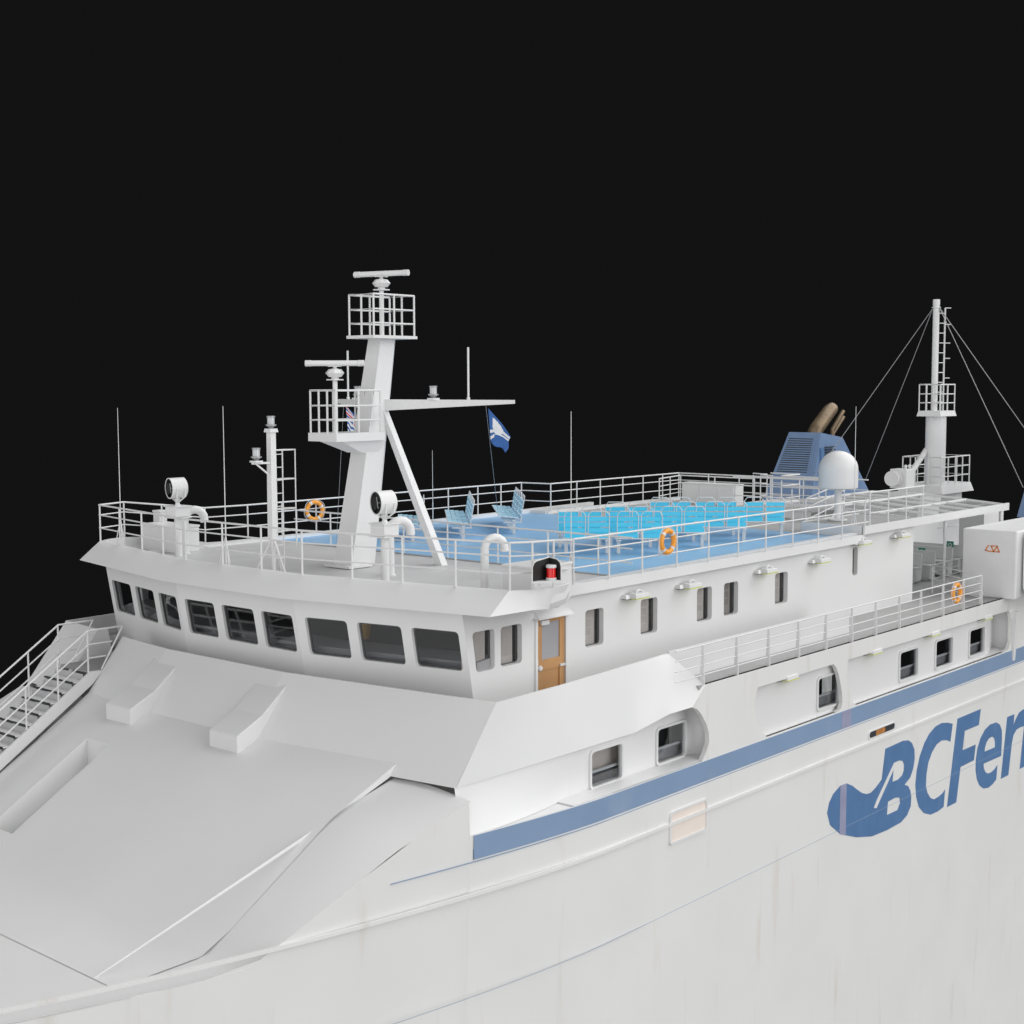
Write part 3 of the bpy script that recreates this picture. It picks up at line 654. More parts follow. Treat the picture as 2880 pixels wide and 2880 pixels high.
# yard arms swept aft
sw = math.radians(26.3)
for s in (-1, 1):
    d = Vector((math.sin(sw), s * math.cos(sw), 0)); nrm = Vector((d.y, -d.x, 0)) * .06
    a = Vector((4.75, 0, 4.1)) ; L = 3.94
    m = MB(); P = []
    for t, zt_, zb in ((.0, 4.15, 3.83), (L, 4.13, 4.03)):
        q = Vector((4.79, 0, 0)) + d * t
        P.append([(q - nrm, zb), (q + nrm, zb), (q + nrm, zt_), (q - nrm, zt_)])
    pts = [Vector((p.x, p.y, z)) for p, z in P[0]] + [Vector((p.x, p.y, z)) for p, z in P[1]]
    m.hexa(pts); m.build('yard', WHITE, mt)
def yardpt(s, t, z): return Vector((4.79 + math.sin(sw) * t, s * math.cos(sw) * t, z))
for s in (-1, 1):
    a = thing('pole_antenna', 'thick white pole antenna standing on the %s yard of the main mast' % ('right-hand' if s < 0 else 'left-hand'), 'antenna', yardpt(s, 2.66, 4.13))
    m = MB(); p = yardpt(s, 2.66, 4.12); m.tube(p, p + Vector((0,0,1.42)), .028, 8); m.build('pole', WRAIL, a, True)
    m = MB(); m.tube(p, p + Vector((0,0,.08)), .045, 8); m.build('socket', WRAIL, a, True)

def nav_light(loc, label, group='navigation lights'):
    x, y, z = loc
    t = thing('navigation_light', label, 'lamp', loc, group)
    m = MB(); m.box((x-.12,y-.12,z),(x+.12,y+.12,z+.045)); m.build('base_plate', WHITE, t)
    m = MB(); m.lathe([(.05,.045),(.06,.07),(.11,.11),(.14,.12),(.14,.155),(.10,.16)], loc, 16); m.build('socket', STEEL, t, True)
    m = MB(); m.lathe([(.095,.16),(.095,.335)], loc, 20); m.build('lens', FROST, t, True)
    m = MB(); m.lathe([(.112,.335),(.112,.37),(.10,.375)], loc, 20); m.build('cap', STEEL, t, True)
    return t
nav_light(tuple(yardpt(-1, 1.67, 4.14)), 'small grey lantern on the right-hand yard of the main mast')
nav_light(tuple(yardpt(1, 1.67, 4.14)), 'small grey lantern on the left-hand yard behind the lower radar cage')

def radar(x, y, z0, h, ang, L, label):
    t = thing('radar_scanner', label, 'radar', (x, y, z0))
    m = MB(); m.tube((x,y,z0),(x,y,z0+h), .065, 14); m.build('post', WHITE, t, True)
    z = z0 + h
    m = MB(); m.box((x-.16,y-.16,z-.06),(x+.16,y+.16,z-.03)); m.build('flange', WHITE, t)
    m = MB(); m.lathe([(.1,z-.03),(.1,z+.02),(.17,z+.03),(.25,z+.13),(.17,z+.23),(.10,z+.24),(.05,z+.26),(.05,z+.32)], (x,y,0), 8); m.build('gearbox', WHITE, t)
    d = Vector((math.cos(ang), math.sin(ang), 0)); c = Vector((x, y, z + .39))
    m = MB(); w = Vector((-d.y, d.x, 0))
    sec = [(.07 * math.cos(k * PI / 6), .075 * math.sin(k * PI / 6)) for k in range(12)]
    vs = [c + d * e * L / 2 + w * a + Vector((0, 0, b)) for e in (-1, 1) for a, b in sec]
    m.add(vs, [list(range(12))[::-1], list(range(12, 24))] + [[k, (k+1) % 12, (k+1) % 12 + 12, k + 12] for k in range(12)])
    m.build('scanner_bar', WHITE, t, True)
    m = MB()
    for e in (-1, 1): m.tube(c + d * e * (L/2 - .16), c + d * e * (L/2 + .005), .083, 12)
    m.build('end_cap', WRAIL, t, True)
    m = MB(); m.box((x-.16,y-.1,z+.3),(x+.16,y+.1,z+.325)); m.build('bracket', WHITE, t)
radar(5.07, 0, 5.88, 1.30, math.radians(-75), 1.7, 'white radar scanner bar on top of the uppermost mast cage')
radar(3.33, 0, 3.28, 1.45, math.radians(-49), 1.56, 'white radar scanner bar above the lower mast cage')

# flags and halyards
def halyard(a, b, label):
    t = thing('halyard', label, 'rope', a)
    m = MB(); m.tube(a, b, .006, 5); m.build('line', WIRE, t)
A1 = yardpt(-1, 3.14, 4.03); A2 = Vector((13.3, 3.1, .28))
halyard(A1, A2, 'thin halyard line running from the right-hand yard down to the deck benches')
B1 = yardpt(1, 3.14, 4.03); B2 = Vector((7.5, 4.7, DZ))
halyard(B1, B2, 'thin halyard line running from the left-hand yard down behind the mast')
def flagmesh(top, bot, dirv, rows, cols, width, fall, mats, pick, name, label, cat='flag', amp=.06):
    """cloth hoisted between top and bot, hanging in folds"""
    t = thing(name, label, cat, tuple(bot))
    me = bpy.data.meshes.new('cloth'); vs = []; fs = []
    top = Vector(top); bot = Vector(bot); H = (top - bot).length
    side = Vector((-dirv.y, dirv.x, 0))
    for i in range(cols + 1):
        u = i / cols
        for j in range(rows + 1):
            v = j / rows
            p = top.lerp(bot, v) + dirv * (width * u * (1 - .43 * v)) + Vector((0, 0, -fall * (u * (1 - .57 * v) + .06 * v * math.sin(u * 6))))
            p += side * (amp * math.sin(u * 7.5 + v * 3.2) * (u ** .6)) + dirv * (.05 * math.sin(v * 5 + u * 4) * u)
            vs.append(tuple(p - bot))
    for i in range(cols):
        for j in range(rows): a = i * (rows + 1) + j; fs.append((a, a + rows + 1, a + rows + 2, a + 1))
    me.from_pydata(vs, [], fs)
    for mm in mats: me.materials.append(mm)
    for k, f in enumerate(me.polygons):
        i, j = divmod(k, rows); f.material_index = pick((i + .5) / cols, (j + .5) / rows); f.use_smooth = True
    o = bpy.data.objects.new('cloth', me); COL.objects.link(o); o.parent = t
    sm = o.modifiers.new('Solidify', 'SOLIDIFY'); sm.thickness = .008
    return t
FB = mat('flag_blue_cloth', (.035, .12, .36), .8, var=.05); FW = mat('flag_white_cloth', (.75, .77, .8), .8); FR = mat('flag_red_cloth', (.62, .05, .08), .8); FY = mat('flag_yellow_cloth', (.72, .5, .03), .8)
def pick_blue(u, v):   # white wave emblem on blue
    if u < .3 and (abs(v - (.72 - .85 * u)) < .045 or abs(v - (.92 - .95 * u)) < .05): return 1
    if .16 < u < .66 and .10 + .15 * abs(u - .38) < v < .56 - 1.1 * abs(u - .36) ** 1.4: return 1
    if u >= .5 and (abs(v - (.30 - .42 * (u - .5))) < .06 or abs(v - (.46 - .46 * (u - .5))) < .045): return 1
    return 0
rt = Vector((.656, -.755, 0))
hd = (A2 - A1).normalized()
flagmesh(A1 + rt * .07 + Vector((0,0,-.12)), A1 + rt * .13 + Vector((0,0,-.99)), rt, 44, 36, .64, .78, [FB, FW], pick_blue, 'house_flag', 'blue flag with a white wave emblem drooping under the right-hand yard')
def pick_bc(u, v):     # union-jack style upper third, wavy blue and white stripes, half sun
    if v < .42:
        y = v / .42
        if abs(y - .5) < .09 or abs(u - .5) < .06: return 2
        if abs(y - .5) < .15 or abs(u - .5) < .1: return 1
        d = min(abs(y - u), abs(y - (1 - u)))
        return 2 if d < .04 else (1 if d < .11 else 0)
    if (u - .5) ** 2 / .05 + (v - 1.0) ** 2 / .045 < 1: return 3
    if (u - .5) ** 2 / .05 + (v - 1.0) ** 2 / .09 < 1 and int(math.atan2(v - 1, u - .5) * 9) % 2: return 3
    w = v + .02 * math.sin(u * 18)
    return 0 if int((w - .42) / .085) % 2 else 1
hd2 = (B2 - B1).normalized()
flagmesh(B1 + rt * .06 + Vector((0,0,-.1)), B1 + rt * .12 + Vector((0,0,-.98)), rt, 44, 36, .60, .62, [FB, FW, FR, FY], pick_bc, 'provincial_flag', 'red, white, blue and yellow flag hanging behind the lower radar cage')

# ------------------------------------------------------------------ small mast with ladder
t = thing('light_mast', 'slim white square mast with a hooped ladder and two small lanterns', 'mast', (1.5, .45, DZ))
x, y = 1.5, .45
m = MB(); m.hexa([(x-.095,y-.095,DZ+.9),(x+.095,y-.095,DZ+.9),(x+.095,y+.095,DZ+.9),(x-.095,y+.095,DZ+.9),(x-.085,y-.085,3.33),(x+.085,y-.085,3.33),(x+.085,y+.085,3.33),(x-.085,y+.085,3.33)])
m.box((x-.13,y-.13,3.33),(x+.13,y+.13,3.38)); m.tube((x,y,DZ),(x,y,DZ+.95), .06, 10); m.build('mast_pole', WHITE, t)
for a in (0.5, 2.6, 4.7):
    m = MB(); m.tube((x+.5*math.cos(a), y+.5*math.sin(a), DZ), (x, y, DZ+1.0), .03, 8); m.build('leg', WRAIL, t, True)
m = MB(); m.box((x-.62,y-.05,2.52),(x,y+.05,2.57)); m.tube((x-.5,y,2.52),(x-.05,y,2.2),.025,8); m.build('lamp_bracket', WHITE, t)
m = MB(); lx = x + .36
m.tube((lx,y,DZ+.1),(lx,y,2.85), .019, 6)
for k in range(9): m.tube((x+.08,y,DZ+.4+k*.34),(lx,y,DZ+.4+k*.34), .013, 6)
m.build('ladder', WRAIL, t, True)
m = MB()
for z in (2.86, 2.1, 1.32, .75):
    m.pipe([(x+.07,y-.12,z)] + [(x + .42 + .36 * math.sin(a), y - .16 * math.cos(a), z) for a in [k * PI / 8 for k in range(9)]] + [(x+.07,y+.12,z)], .015, 6)
m.tube((x+.74,y-.06,.3), (x+.74,y-.06,2.86), .017, 6)
m.build('ladder_hoops', WRAIL, t, True)
nav_light((x, y, 3.38), 'small grey lantern on top of the slim ladder mast')
nav_light((x - .5, y, 2.57), 'small grey lantern on the side bracket of the ladder mast')

# ------------------------------------------------------------------ searchlights
def searchlight(x, y, label, aim):
    t = thing('searchlight', label, 'searchlight', (x, y, DZ))
    m = MB(); m.tube((x,y,DZ),(x,y,.78), .105, 20); m.build('pillar', WHITE, t, True)
    m = MB(); m.box((x-.25,y-.25,.80),(x+.25,y+.25,1.08)); m.box((x-.29,y-.29,1.08),(x+.29,y+.29,1.11)); m.box((x-.29,y-.29,.76),(x+.29,y+.29,.79)); m.build('motor_box', WHITE, t, bevel=.008)
    m = MB(); m.lathe([(.09,1.11),(.06,1.17),(.055,1.22),(.09,1.26),(.08,1.32),(.02,1.35)], (x,y,0), 16); m.build('swivel', WHITE, t, True)
    c = Vector((x, y, 1.62)); d = Vector((math.cos(aim), math.sin(aim), -.02)).normalized(); w = Vector((-d.y, d.x, 0)).normalized(); up = Vector((0, 0, 1))
    m = MB()
    for s in (-1, 1):
        for f in (-.12, .12):
            m.pipe([Vector((x,y,1.2)) + w * s * .05, Vector((x,y,1.38)) + w * s * .29 + d * f, Vector((x,y,1.62)) + w * s * .31 + d * f], .022, 8)
    m.build('yoke', WHITE, t, True)
    M = Matrix.Translation(c) @ Vector((0, 0, 1)).rotation_difference(d).to_matrix().to_4x4()
    m = MB(); R = .295
    m.lathe([(.02,-.24),(R*.8,-.24),(R,-.20),(R,.22),(R*1.02,.225),(R*1.02,.25),(R*.93,.25),(R*.93,.12),(R*.9,.12),(.02,.115)], (0,0,0), 40)
    m.xform(M); o = m.build('drum', WHITE, t, True)
    m = MB(); m.lathe([(.02,.125),(R*.5,.15),(R*.88,.21),(R*.92,.235),(R*.92,.13),(.02,.12)], (0,0,0), 32); m.xform(M); m.build('reflector', mat('black_reflector', (.006,.006,.007), .15, spec=.25) if 'black_reflector' not in bpy.data.materials else bpy.data.materials['black_reflector'], o, True)
    m = MB(); m.tube((0,0,.13),(0,0,.2),.03,12); m.tube((-R*.5,0,.2),(R*.5,0,.2),.012,6); m.xform(M); m.build('lamp_holder', STEEL, o)
searchlight(2.2, 5.55, 'round white searchlight on a box and pillar at the far left bridge corner', math.radians(166))
searchlight(2.36, -2.85, 'round white searchlight on a box and pillar in front of the main mast foot', math.radians(166))
def gooseneck(x, y, h, r, label, ang, bend=.3):
    t = thing('gooseneck_vent', label, 'vent', (x, y, DZ), 'gooseneck vents')
    d = Vector((math.cos(ang), math.sin(ang), 0)); m = MB()
    pts = [Vector((x,y,DZ)), Vector((x,y,h-bend))] + [Vector((x,y,h-bend)) + d * (bend - bend * math.cos(a)) + Vector((0,0,bend * math.sin(a))) for a in [k * PI / 8 for k in range(1, 8)]] + [Vector((x,y,h-bend-.08)) + d * bend * 2]
    m.pipe(pts, r, 18); m.build('pipe', WHITE, t, True)
    m = MB(); m.lathe([(r*1.25,0),(r*1.25,.03),(r,.04)], (x,y,DZ), 18); m.build('flange', WHITE, t, True)
gooseneck(2.75, 6.0, .92, .12, 'white hooked vent pipe right behind the far left searchlight', math.radians(-20))
gooseneck(3.25, -2.1, 1.04, .12, 'white hooked vent pipe right behind the searchlight near the mast', math.radians(-20))
gooseneck(2.6, -6.0, .92, .10, 'white hooked vent pipe standing alone left of the red lamp', math.radians(-25), .26)

# deck boxes
def deckbox(a, b, label, name='deck_box'):
    t = thing(name, label, 'locker', ((a[0]+b[0])/2, (a[1]+b[1])/2, a[2]))
    m = MB(); m.box(a, (b[0], b[1], b[2]-.06)); m.build('body', WHITE, t, bevel=.015)
    m = MB(); m.box((a[0]-.02, a[1]-.02, b[2]-.06), (b[0]+.02, b[1]+.02, b[2])); m.build('lid', WHITE, t, bevel=.012)
    return t
deckbox((2.62,6.25,DZ),(3.45,8.0,.42), 'large white locker in the far left corner behind the searchlight')
deckbox((3.3,8.05,-.1),(3.6,8.35,.75), 'small white cabinet against the far left corner railing')
deckbox((2.5,-7.6,DZ),(3.9,-6.65,.36), 'low white locker directly behind the red lamp shield')
t = deckbox((26.9,2.35,DZ),(27.5,4.95,.5), 'long pale grey deck box in front of the far corner railing')
m = MB()
for y_ in (3.2, 4.1): m.box((26.87,y_-.015,DZ),(26.9,y_+.015,.42))
m.build('panel_strip', WHITE, t)
deckbox((23.6,-2.6,DZ),(24.2,-1.0,-.05), 'low white chest beside the gate railing behind the blue seats')

# red side light with black screen
t = thing('side_light', 'red side lamp inside a black screened box on the right bridge corner railing', 'lamp', (1.9, -8.5, .2))
# screens: back along ship and forward transverse
m = MB(); Y0 = -8.46; X1 = 2.03
m.panel([(1.45,.22),(1.45,.52),(1.50,.60),(1.58,.64),(X1,.69),(X1,.22)], [], lambda u, v, w: (u, Y0 + w, v), .025)
m.panel([(0,.22),(0,.69),(.22,.66),(.30,.61),(.33,.52),(.33,.22)], [], lambda u, v, w: (X1 + w, Y0 - u, v), .025)
m.build('screen', BLACK, t)
m = MB(); m.prism([(1.43,Y0+.025,.22),(1.44,Y0-.03,.22),(X1+.03,Y0-.36,.22),(X1+.04,Y0+.025,.22)], (0,0,-.04)); m.build('shelf', WRAIL, t)
m = MB(); m.pipe([(1.44,Y0,.20),(1.44,Y0,.53),(1.49,Y0,.62),(1.58,Y0,.66),(X1,Y0,.71),(X1,Y0-.22,.68),(X1,Y0-.31,.62),(X1,Y0-.34,.53),(X1,Y0-.34,.20)], .014, 6); m.build('rim', WRAIL, t, True)
lx, ly = 1.90, Y0 - .16; rl = .118
m = MB(); m.lathe([(rl,.22),(rl,.275),(rl*.85,.28)], (lx,ly,0), 24); m.build('lamp_cap', WRAIL, t, True)
m = MB(); m.lathe([(rl*.85,.49),(rl,.50),(rl,.55),(rl*.9,.56)], (lx,ly,0), 24); m.build('lamp_cap', WRAIL, t, True)
m = MB(); m.lathe([(rl*.85,.28),(rl*.85,.49)], (lx,ly,0), 24); m.build('lamp_glass', REDG, t, True)
m = MB(); m.box((1.62,Y0-.05,0),(1.66,Y0,.15)); m.build('support', WRAIL, t)

# whip antennas
def whip(x, y, z, h, label, legs=True, r=.013):
    t = thing('whip_antenna', label, 'antenna', (x, y, z), 'whip antennas')
    m = MB(); m.tube((x,y,z),(x,y,z+1.1), r*1.5, 6); m.tube((x,y,z+1.1),(x,y,h), r, 6, r*.55); m.build('rod', WRAIL, t, True)
    if legs:
        m = MB()
        for a in (.3, 2.4, 4.5): m.tube((x+.17*math.cos(a),y+.17*math.sin(a),z),(x,y,z+.75),.014,6)
        m.build('tripod', WRAIL, t, True)
whip(1.0, 6.62, DZ+.35, 3.92, 'tall white whip antenna at the far left end of the front railing')
whip(.2, .74, DZ+.35, 4.02, 'tall white whip antenna behind the front railing left of the ladder mast')
whip(10.8, 3.7, DZ, 2.43, 'short thin whip antenna rising behind the main mast strut', False, .01)
whip(4.75, -6.9, -.3, 3.88, 'tall white whip antenna in front of the blue seats')
whip(19.45, -6.8, -.28, 3.81, 'tall thin whip antenna beside the white dome')

# ------------------------------------------------------------------ lifebuoys
def lifebuoy(c, normal, label):
    t = thing('lifebuoy', label, 'lifebuoy', c, 'orange life rings')
    q = Vector((0,0,1)).rotation_difference(Vector(normal).normalized()).to_matrix().to_4x4(); M = Matrix.Translation(c) @ q
    R = .28; r = .068
    m = MB(); m.pipe([(R*math.cos(a),R*math.sin(a),0) for a in [2*PI*k/40 for k in range(40)]], r, 14, True); m.xform(M); m.build('ring', ORANGE, t, True)
    for k in range(4):
        a0 = PI/4 + k*PI/2
        m = MB(); m.pipe([(R*math.cos(a0+e),R*math.sin(a0+e),0) for e in (-.13,-.065,0,.065,.13)], r*1.04, 14); m.xform(M); m.build('band', WRAIL, t, True)
    m = MB(); m.pipe([((R+r+.012+.03*abs(math.sin(2*a)))*math.cos(a),(R+r+.012+.03*abs(math.sin(2*a)))*math.sin(a),0) for a in [2*PI*k/40 for k in range(40)]], .009, 6, True); m.xform(M); m.build('rope', WRAIL, t, True)
lifebuoy((8.26,-7.31,.45), (0,1,0), 'orange ring hung on the near railing in front of the blue seats')
lifebuoy((8.82,7.22,.42), (.28,1,0), 'orange ring on the far railing left of the main mast')
lifebuoy((22.15,-9.12,-2.3), (0,1,0), 'orange ring on the walkway railing near the grey cabinet')

# ------------------------------------------------------------------ benches
GB = 'two-seat blue slatted deck benches'
def make_bench(label, CYAN=CYAN):
    t = thing('deck_bench', label, 'bench', (0,0,0), GB)
    hw = .305
    for cx in (-.345, .345):
        m = MB()
        for k in range(4):
            z0 = .47 + k * .168; yb = lambda z: -.27 - (z - .5) * .16
            m.hexa([(cx-hw+.01,yb(z0)-.012,z0),(cx+hw-.01,yb(z0)-.012,z0),(cx+hw-.01,yb(z0)+.012,z0),(cx-hw+.01,yb(z0)+.012,z0),
                    (cx-hw+.01,yb(z0+.122)-.012,z0+.122),(cx+hw-.01,yb(z0+.122)-.012,z0+.122),(cx+hw-.01,yb(z0+.122)+.012,z0+.122),(cx-hw+.01,yb(z0+.122)+.012,z0+.122)])
        m.build('backrest', CYAN, t, local=True)
        m = MB()
        for k in range(4):
            y0 = -.20 + k * .165; zz = .555 + k * .015
            m.box((cx-hw+.01,y0,zz-.012),(cx+hw-.01,y0+.14,zz+.012))
        m.build('seat', CYAN, t, local=True)
        m = MB(); yy = lambda z: -.29 - (z - .5) * .16
        m.pipe([(cx-hw,yy(.46)+.02,.46),(cx-hw,yy(1.15),1.15),(cx-hw+.09,yy(1.26),1.26),(cx+hw-.09,yy(1.26),1.26),(cx+hw,yy(1.15),1.15),(cx+hw,yy(.46)+.02,.46)], .014, 6)
        for s in (-1, 1): m.pipe([(cx+s*hw,yy(.46),.46),(cx+s*hw,-.22,.52),(cx+s*hw,.44,.60)], .014, 6)
        m.pipe([(cx-hw,.44,.6),(cx+hw,.44,.6)], .014, 6)
        m.build('frame', WRAIL, t, True, local=True)
    m = MB(); m.box((-.70,-.10,.42),(.70,.0,.48)); m.box((-.70,-.30,.44),(.70,-.26,.47)); m.build('beam', WRAIL, t, local=True)
    for cx in (-.6, .6):
        m = MB(); m.box((cx-.05,-.10,0),(cx+.05,.0,.42)); m.box((cx-.07,-.32,.38),(cx+.07,.3,.42)); m.build('leg', WRAIL, t, local=True)
    return t
f = Vector((.78, .63, 0)); th = math.radians(-51)
rows = [
 ((10.06,-3.23),(11.02,-4.42)),
 ((11.17,-2.09),(12.21,-3.23),(13.21,-4.43)),
 ((13.42,-2.16),(14.45,-3.29),(15.46,-4.5)),
 ((15.8,-2.17),(16.74,-3.31),(17.73,-4.52))]
nm = ['nearest', 'second', 'third', 'farthest']
proto = None; cnt = 0
for i, row in enumerate(rows):
    for j, (x, y) in enumerate(row):
        if len(row) == 2: where = ('left bench', 'right bench')[j]
        else: where = ('left bench', 'middle bench', 'right bench')[j]
        lab = 'cyan bench from behind, %s of the %s row' % (where, nm[i])
        L = (x + f.x * .39, y + f.y * .39, DZ)
        if proto is None:
            proto = make_bench(lab); proto.location = L; proto.rotation_euler = (0, 0, th)
        else: dup(proto, L, th, lab)
g = Vector((-.707, .707, 0)); u = Vector((.707, .707, 0))
proto2 = None
lines = [(6.68, 2, 5.0, 'left'), (8.93, 3, 5.0, 'middle'), (11.38, 3, 5.0, 'right')]
for off, n, yf, nm_ in lines:
    for k in range(n):
        far = Vector((yf + off, yf, 0)); c = far - u * (.72 + 1.5 * k) + g * .4
        pos = ('the far end', 'the middle' if n == 3 else 'the near end', 'the near end')[k]
        lab = 'cyan bench with sheen painted in, seen end-on, at %s of the %s line' % (pos, nm_)
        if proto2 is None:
            proto2 = make_bench(lab, CYAN_SHEEN); proto2.location = (c.x, c.y, DZ); proto2.rotation_euler = (0, 0, math.radians(45))
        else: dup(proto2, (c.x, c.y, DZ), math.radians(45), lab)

# ------------------------------------------------------------------ wall lamps
lamp0 = None
def make_lamp(loc, label):
    x, y, z = loc
    t = thing('wall_lamp', label, 'lamp', loc, 'white bulkhead floodlights')
    m = MB(); m.box((-.28,.14,-.04),(-.1,.20,.03)); m.hexa([(-.36,-.02,-.02),(-.12,-.02,-.02),(-.08,.2,-.02),(-.32,.2,-.02),(-.30,.04,.08),(-.12,.04,.08),(-.10,.2,.06),(-.26,.2,.06)]); m.build('bracket', WHITE, t, local=True)
    m = MB(); m.box((-.34,-.03,-.035),(-.12,.12,-.022)); m.build('bracket_underside', BLACK, t, local=True)
    m = MB(); m.hexa([(-.18,-.2,-.01),(.42,-.2,-.01),(.42,.12,-.01),(-.18,.12,-.01),(-.16,-.18,.1),(.40,-.18,.1),(.38,.08,.12),(-.14,.08,.12)]); m.build('housing', WRAIL, t, local=True, bevel=.012)
    m = MB(); m.box((-.18,-.21,-.03),(.42,.12,-.012)); m.build('lens_edge', YELL, t, local=True)
    m = MB(); m.pipe([(.0,-.05,.11),(.1,-.03,.17),(.22,-.03,.17),(.32,-.05,.11)], .02, 6); m.build('handle', WHITE, t, True, local=True)
    return t
lw = [(6.9,'first window from the door'),(9.35,'second window'),(13.3,'fifth window'),(16.45,'right of the sixth window')]
for x, w in ((6.95,'left of the second window past the door'),(9.36,'left of the third window past the door'),(13.32,'left of the sixth cabin window'),(16.45,'on the bare wall beyond the last tall window')):
    lab = 'small white floodlight on the cabin wall, ' + w
    if lamp0 is None: lamp0 = make_lamp((x,-7.2,-.88), lab)
    else: dup(lamp0, (x,-7.2,-.88), 0, lab)
for x, w in ((19.15,'directly above the narrow slit window'),(21.9,'by the aft corner of the cabin wall')):
    dup(lamp0, (x,-7.2,-.55), 0, 'small white floodlight on the cabin wall, ' + w)
for x, w in ((11.25,'in the short recess left of its window'),(16.2,'left of the first window in the long recess'),(20.2,'between first and second windows of the long recess'),(24.35,'above the last window of the long recess')):
    dup(lamp0, (x,-9.10,-3.42), 0, 'white floodlight under the hull overhang, ' + w)

# ------------------------------------------------------------------ radome
x, y = 20.6, -5.6
t = thing('radome', 'big white dome-topped radome on a post at the aft end of the roof deck', 'radome', (x, y, 0))
m = MB(); R = .645
m.lathe([(.02,1.06),(R*.86,1.06),(R*.99,1.09),(R,1.14),(R,1.70)] + [(R*math.cos(a), 1.70 + .62*math.sin(a)) for a in [k*PI/2/14 for k in range(1,14)]] + [(.02,2.32)], (x,y,0), 48); m.build('dome', WHITE, t, True)
m = MB(); m.lathe([(.32,0),(.32,.04),(.12,.06),(.12,.95),(.18,1.06)], (x,y,0), 20); m.build('post', WHITE, t, True)
m = MB()
for a in (.5, 2.6, 4.7): m.hexa([(x+.3*math.cos(a)-.01,y+.3*math.sin(a)-.01,.02),(x+.3*math.cos(a)+.01,y+.3*math.sin(a)+.01,.02),(x+.02,y+.01,.02),(x,y,.02),(x+.12*math.cos(a)-.01,y+.12*math.sin(a)-.01,.3),(x+.12*math.cos(a)+.01,y+.12*math.sin(a)+.01,.3),(x+.02,y+.01,.3),(x,y,.3)])
m.build('gusset', WHITE, t)

# ------------------------------------------------------------------ funnels
for s in (1, -1):
    t = thing('funnel', 'tall blue tapered funnel with louvres behind the white dome' if s > 0 else 'blue funnel of which only the front edge shows at the right picture edge', 'funnel', (40, s*6.2, -.1))
    Bt = [(37.65,4.95),(37.65,7.62),(43.85,7.62),(43.85,4.95)]; Tp = [(39.1,5.28),(39.1,7.0),(41.3,7.0),(41.3,5.28)]
    zt_ = [2.22,2.22,1.93,1.93]
    m = MB(); b8 = [(px,s*py,-1.15) for px,py in Bt] + [(px,s*py,z) for (px,py),z in zip(Tp,zt_)]
    m.hexa(b8); o = m.build('casing', BLUEF, t)
    def face(u, v, w=0):      # front face: u 0..1 inboard->outboard, v 0..1 up
        a = Vector(b8[0]).lerp(Vector(b8[1]), u); b = Vector(b8[4]).lerp(Vector(b8[5]), u)
        n = Vector((-1, 0, .4)).normalized()
        return a.lerp(b, v) + n * w
    m = MB()
    for k in range(16):
        v0 = .435 + k * .031; u0, u1 = .2 , .93 - .12 * 0
        m.hexa([face(u0,v0,.004),face(u1,v0,.004),face(u1,v0,-.03),face(u0,v0,-.03),face(u0,v0+.013,.006),face(u1,v0+.013,.006),face(u1,v0+.013,-.03),face(u0,v0+.013,-.03)])
    m.build('front_louvre', DARK, t)
    m = MB(); m.pipe([face(.12,.3,.02), face(.12,.95,.02)], .03, 6); m.build('pipe_line', BLUEF, t, True)
    m = MB()
    for k in range(6):
        z = 1.5 - k * .13; xx = 39.0 - k * .04
        m.box((39.35,s*(5.2+.0)-s*.14+ (0 if s>0 else 0),z),(40.2,s*5.18,z+.04))
    m.build('side_louvre', DARK, t)
    m = MB(); m.hexa([(38.75,s*5.0,.1),(39.0,s*5.0,.1),(39.0,s*5.25,.1),(38.75,s*5.25,.1),(38.9,s*5.1,1.5),(39.1,s*5.1,1.5),(39.1,s*5.3,1.5),(38.9,s*5.3,1.5)]); m.build('side_duct', BLUEL, t)
    for pts, r in (([(39.95,6.1,1.9),(40.0,6.1,2.15),(40.2,6.1,2.38),(41.45,6.1,3.22),(41.75,6.1,3.36)], [.36,.36,.35,.34,.30]), ([(41.0,5.7,1.7),(41.0,5.7,2.3),(42.1,5.7,3.2)], .1), ([(41.45,5.9,1.7),(41.45,5.9,2.1),(42.5,5.9,2.9)], .1)):
        m = MB(); m.pipe([(a,s*b,c) for a,b,c in pts], r, 18); m.build('exhaust_pipe', BRASS, t, True)

# ------------------------------------------------------------------ aft mast
t = thing('signal_mast', 'white aft mast with ladder, two railed platforms and four wire stays', 'mast', (40.3, 0, -.1))
m = MB(); m.lathe([(.46,-.2),(.46,3.06)], (40.3,0,0), 28); m.build('lower_column', WHITE, t, True)
m = MB(); m.lathe([(.145,3.1),(.145,8.1),(.16,8.12),(.16,8.38)], (40.06,0,0), 18); m.lathe([(.2,8.0),(.2,8.04)], (40.06,0,0), 18); m.build('upper_tube', WHITE, t, True)
def flared(x0,x1,y0,y1,z0,z1,e):
    m = MB(); m.hexa([(x0-e,y0-e,z0),(x1+e,y0-e,z0),(x1+e,y1+e,z0),(x0-e,y1+e,z0),(x0,y0,z1),(x1,y0,z1),(x1,y1,z1),(x0,y1,z1)]); return m
po = flared(39.6,41.2,-.5,.55,3.05,3.3,.06).build('upper_platform', WHITE, t)
cage(po, 39.62, 41.18, -.48, .53, 3.3, 1.2, 1, 2, .03)
po = flared(38.9,42.1,-.95,1.0,-.45,-.05,.12).build('lower_platform', WHITE, t)
cage(po, 38.95, 42.05, -.9, .95, -.05, 1.25, 3, 2, .03)
m = MB(); lx, ly = 40.52, -.1
m.tube((lx,ly-.12,3.3),(lx,ly-.12,8.0), .04, 6)
for k in range(10): m.tube((40.1,ly-.05,3.7+k*.45),(lx,ly-.12,3.7+k*.45), .022, 6)
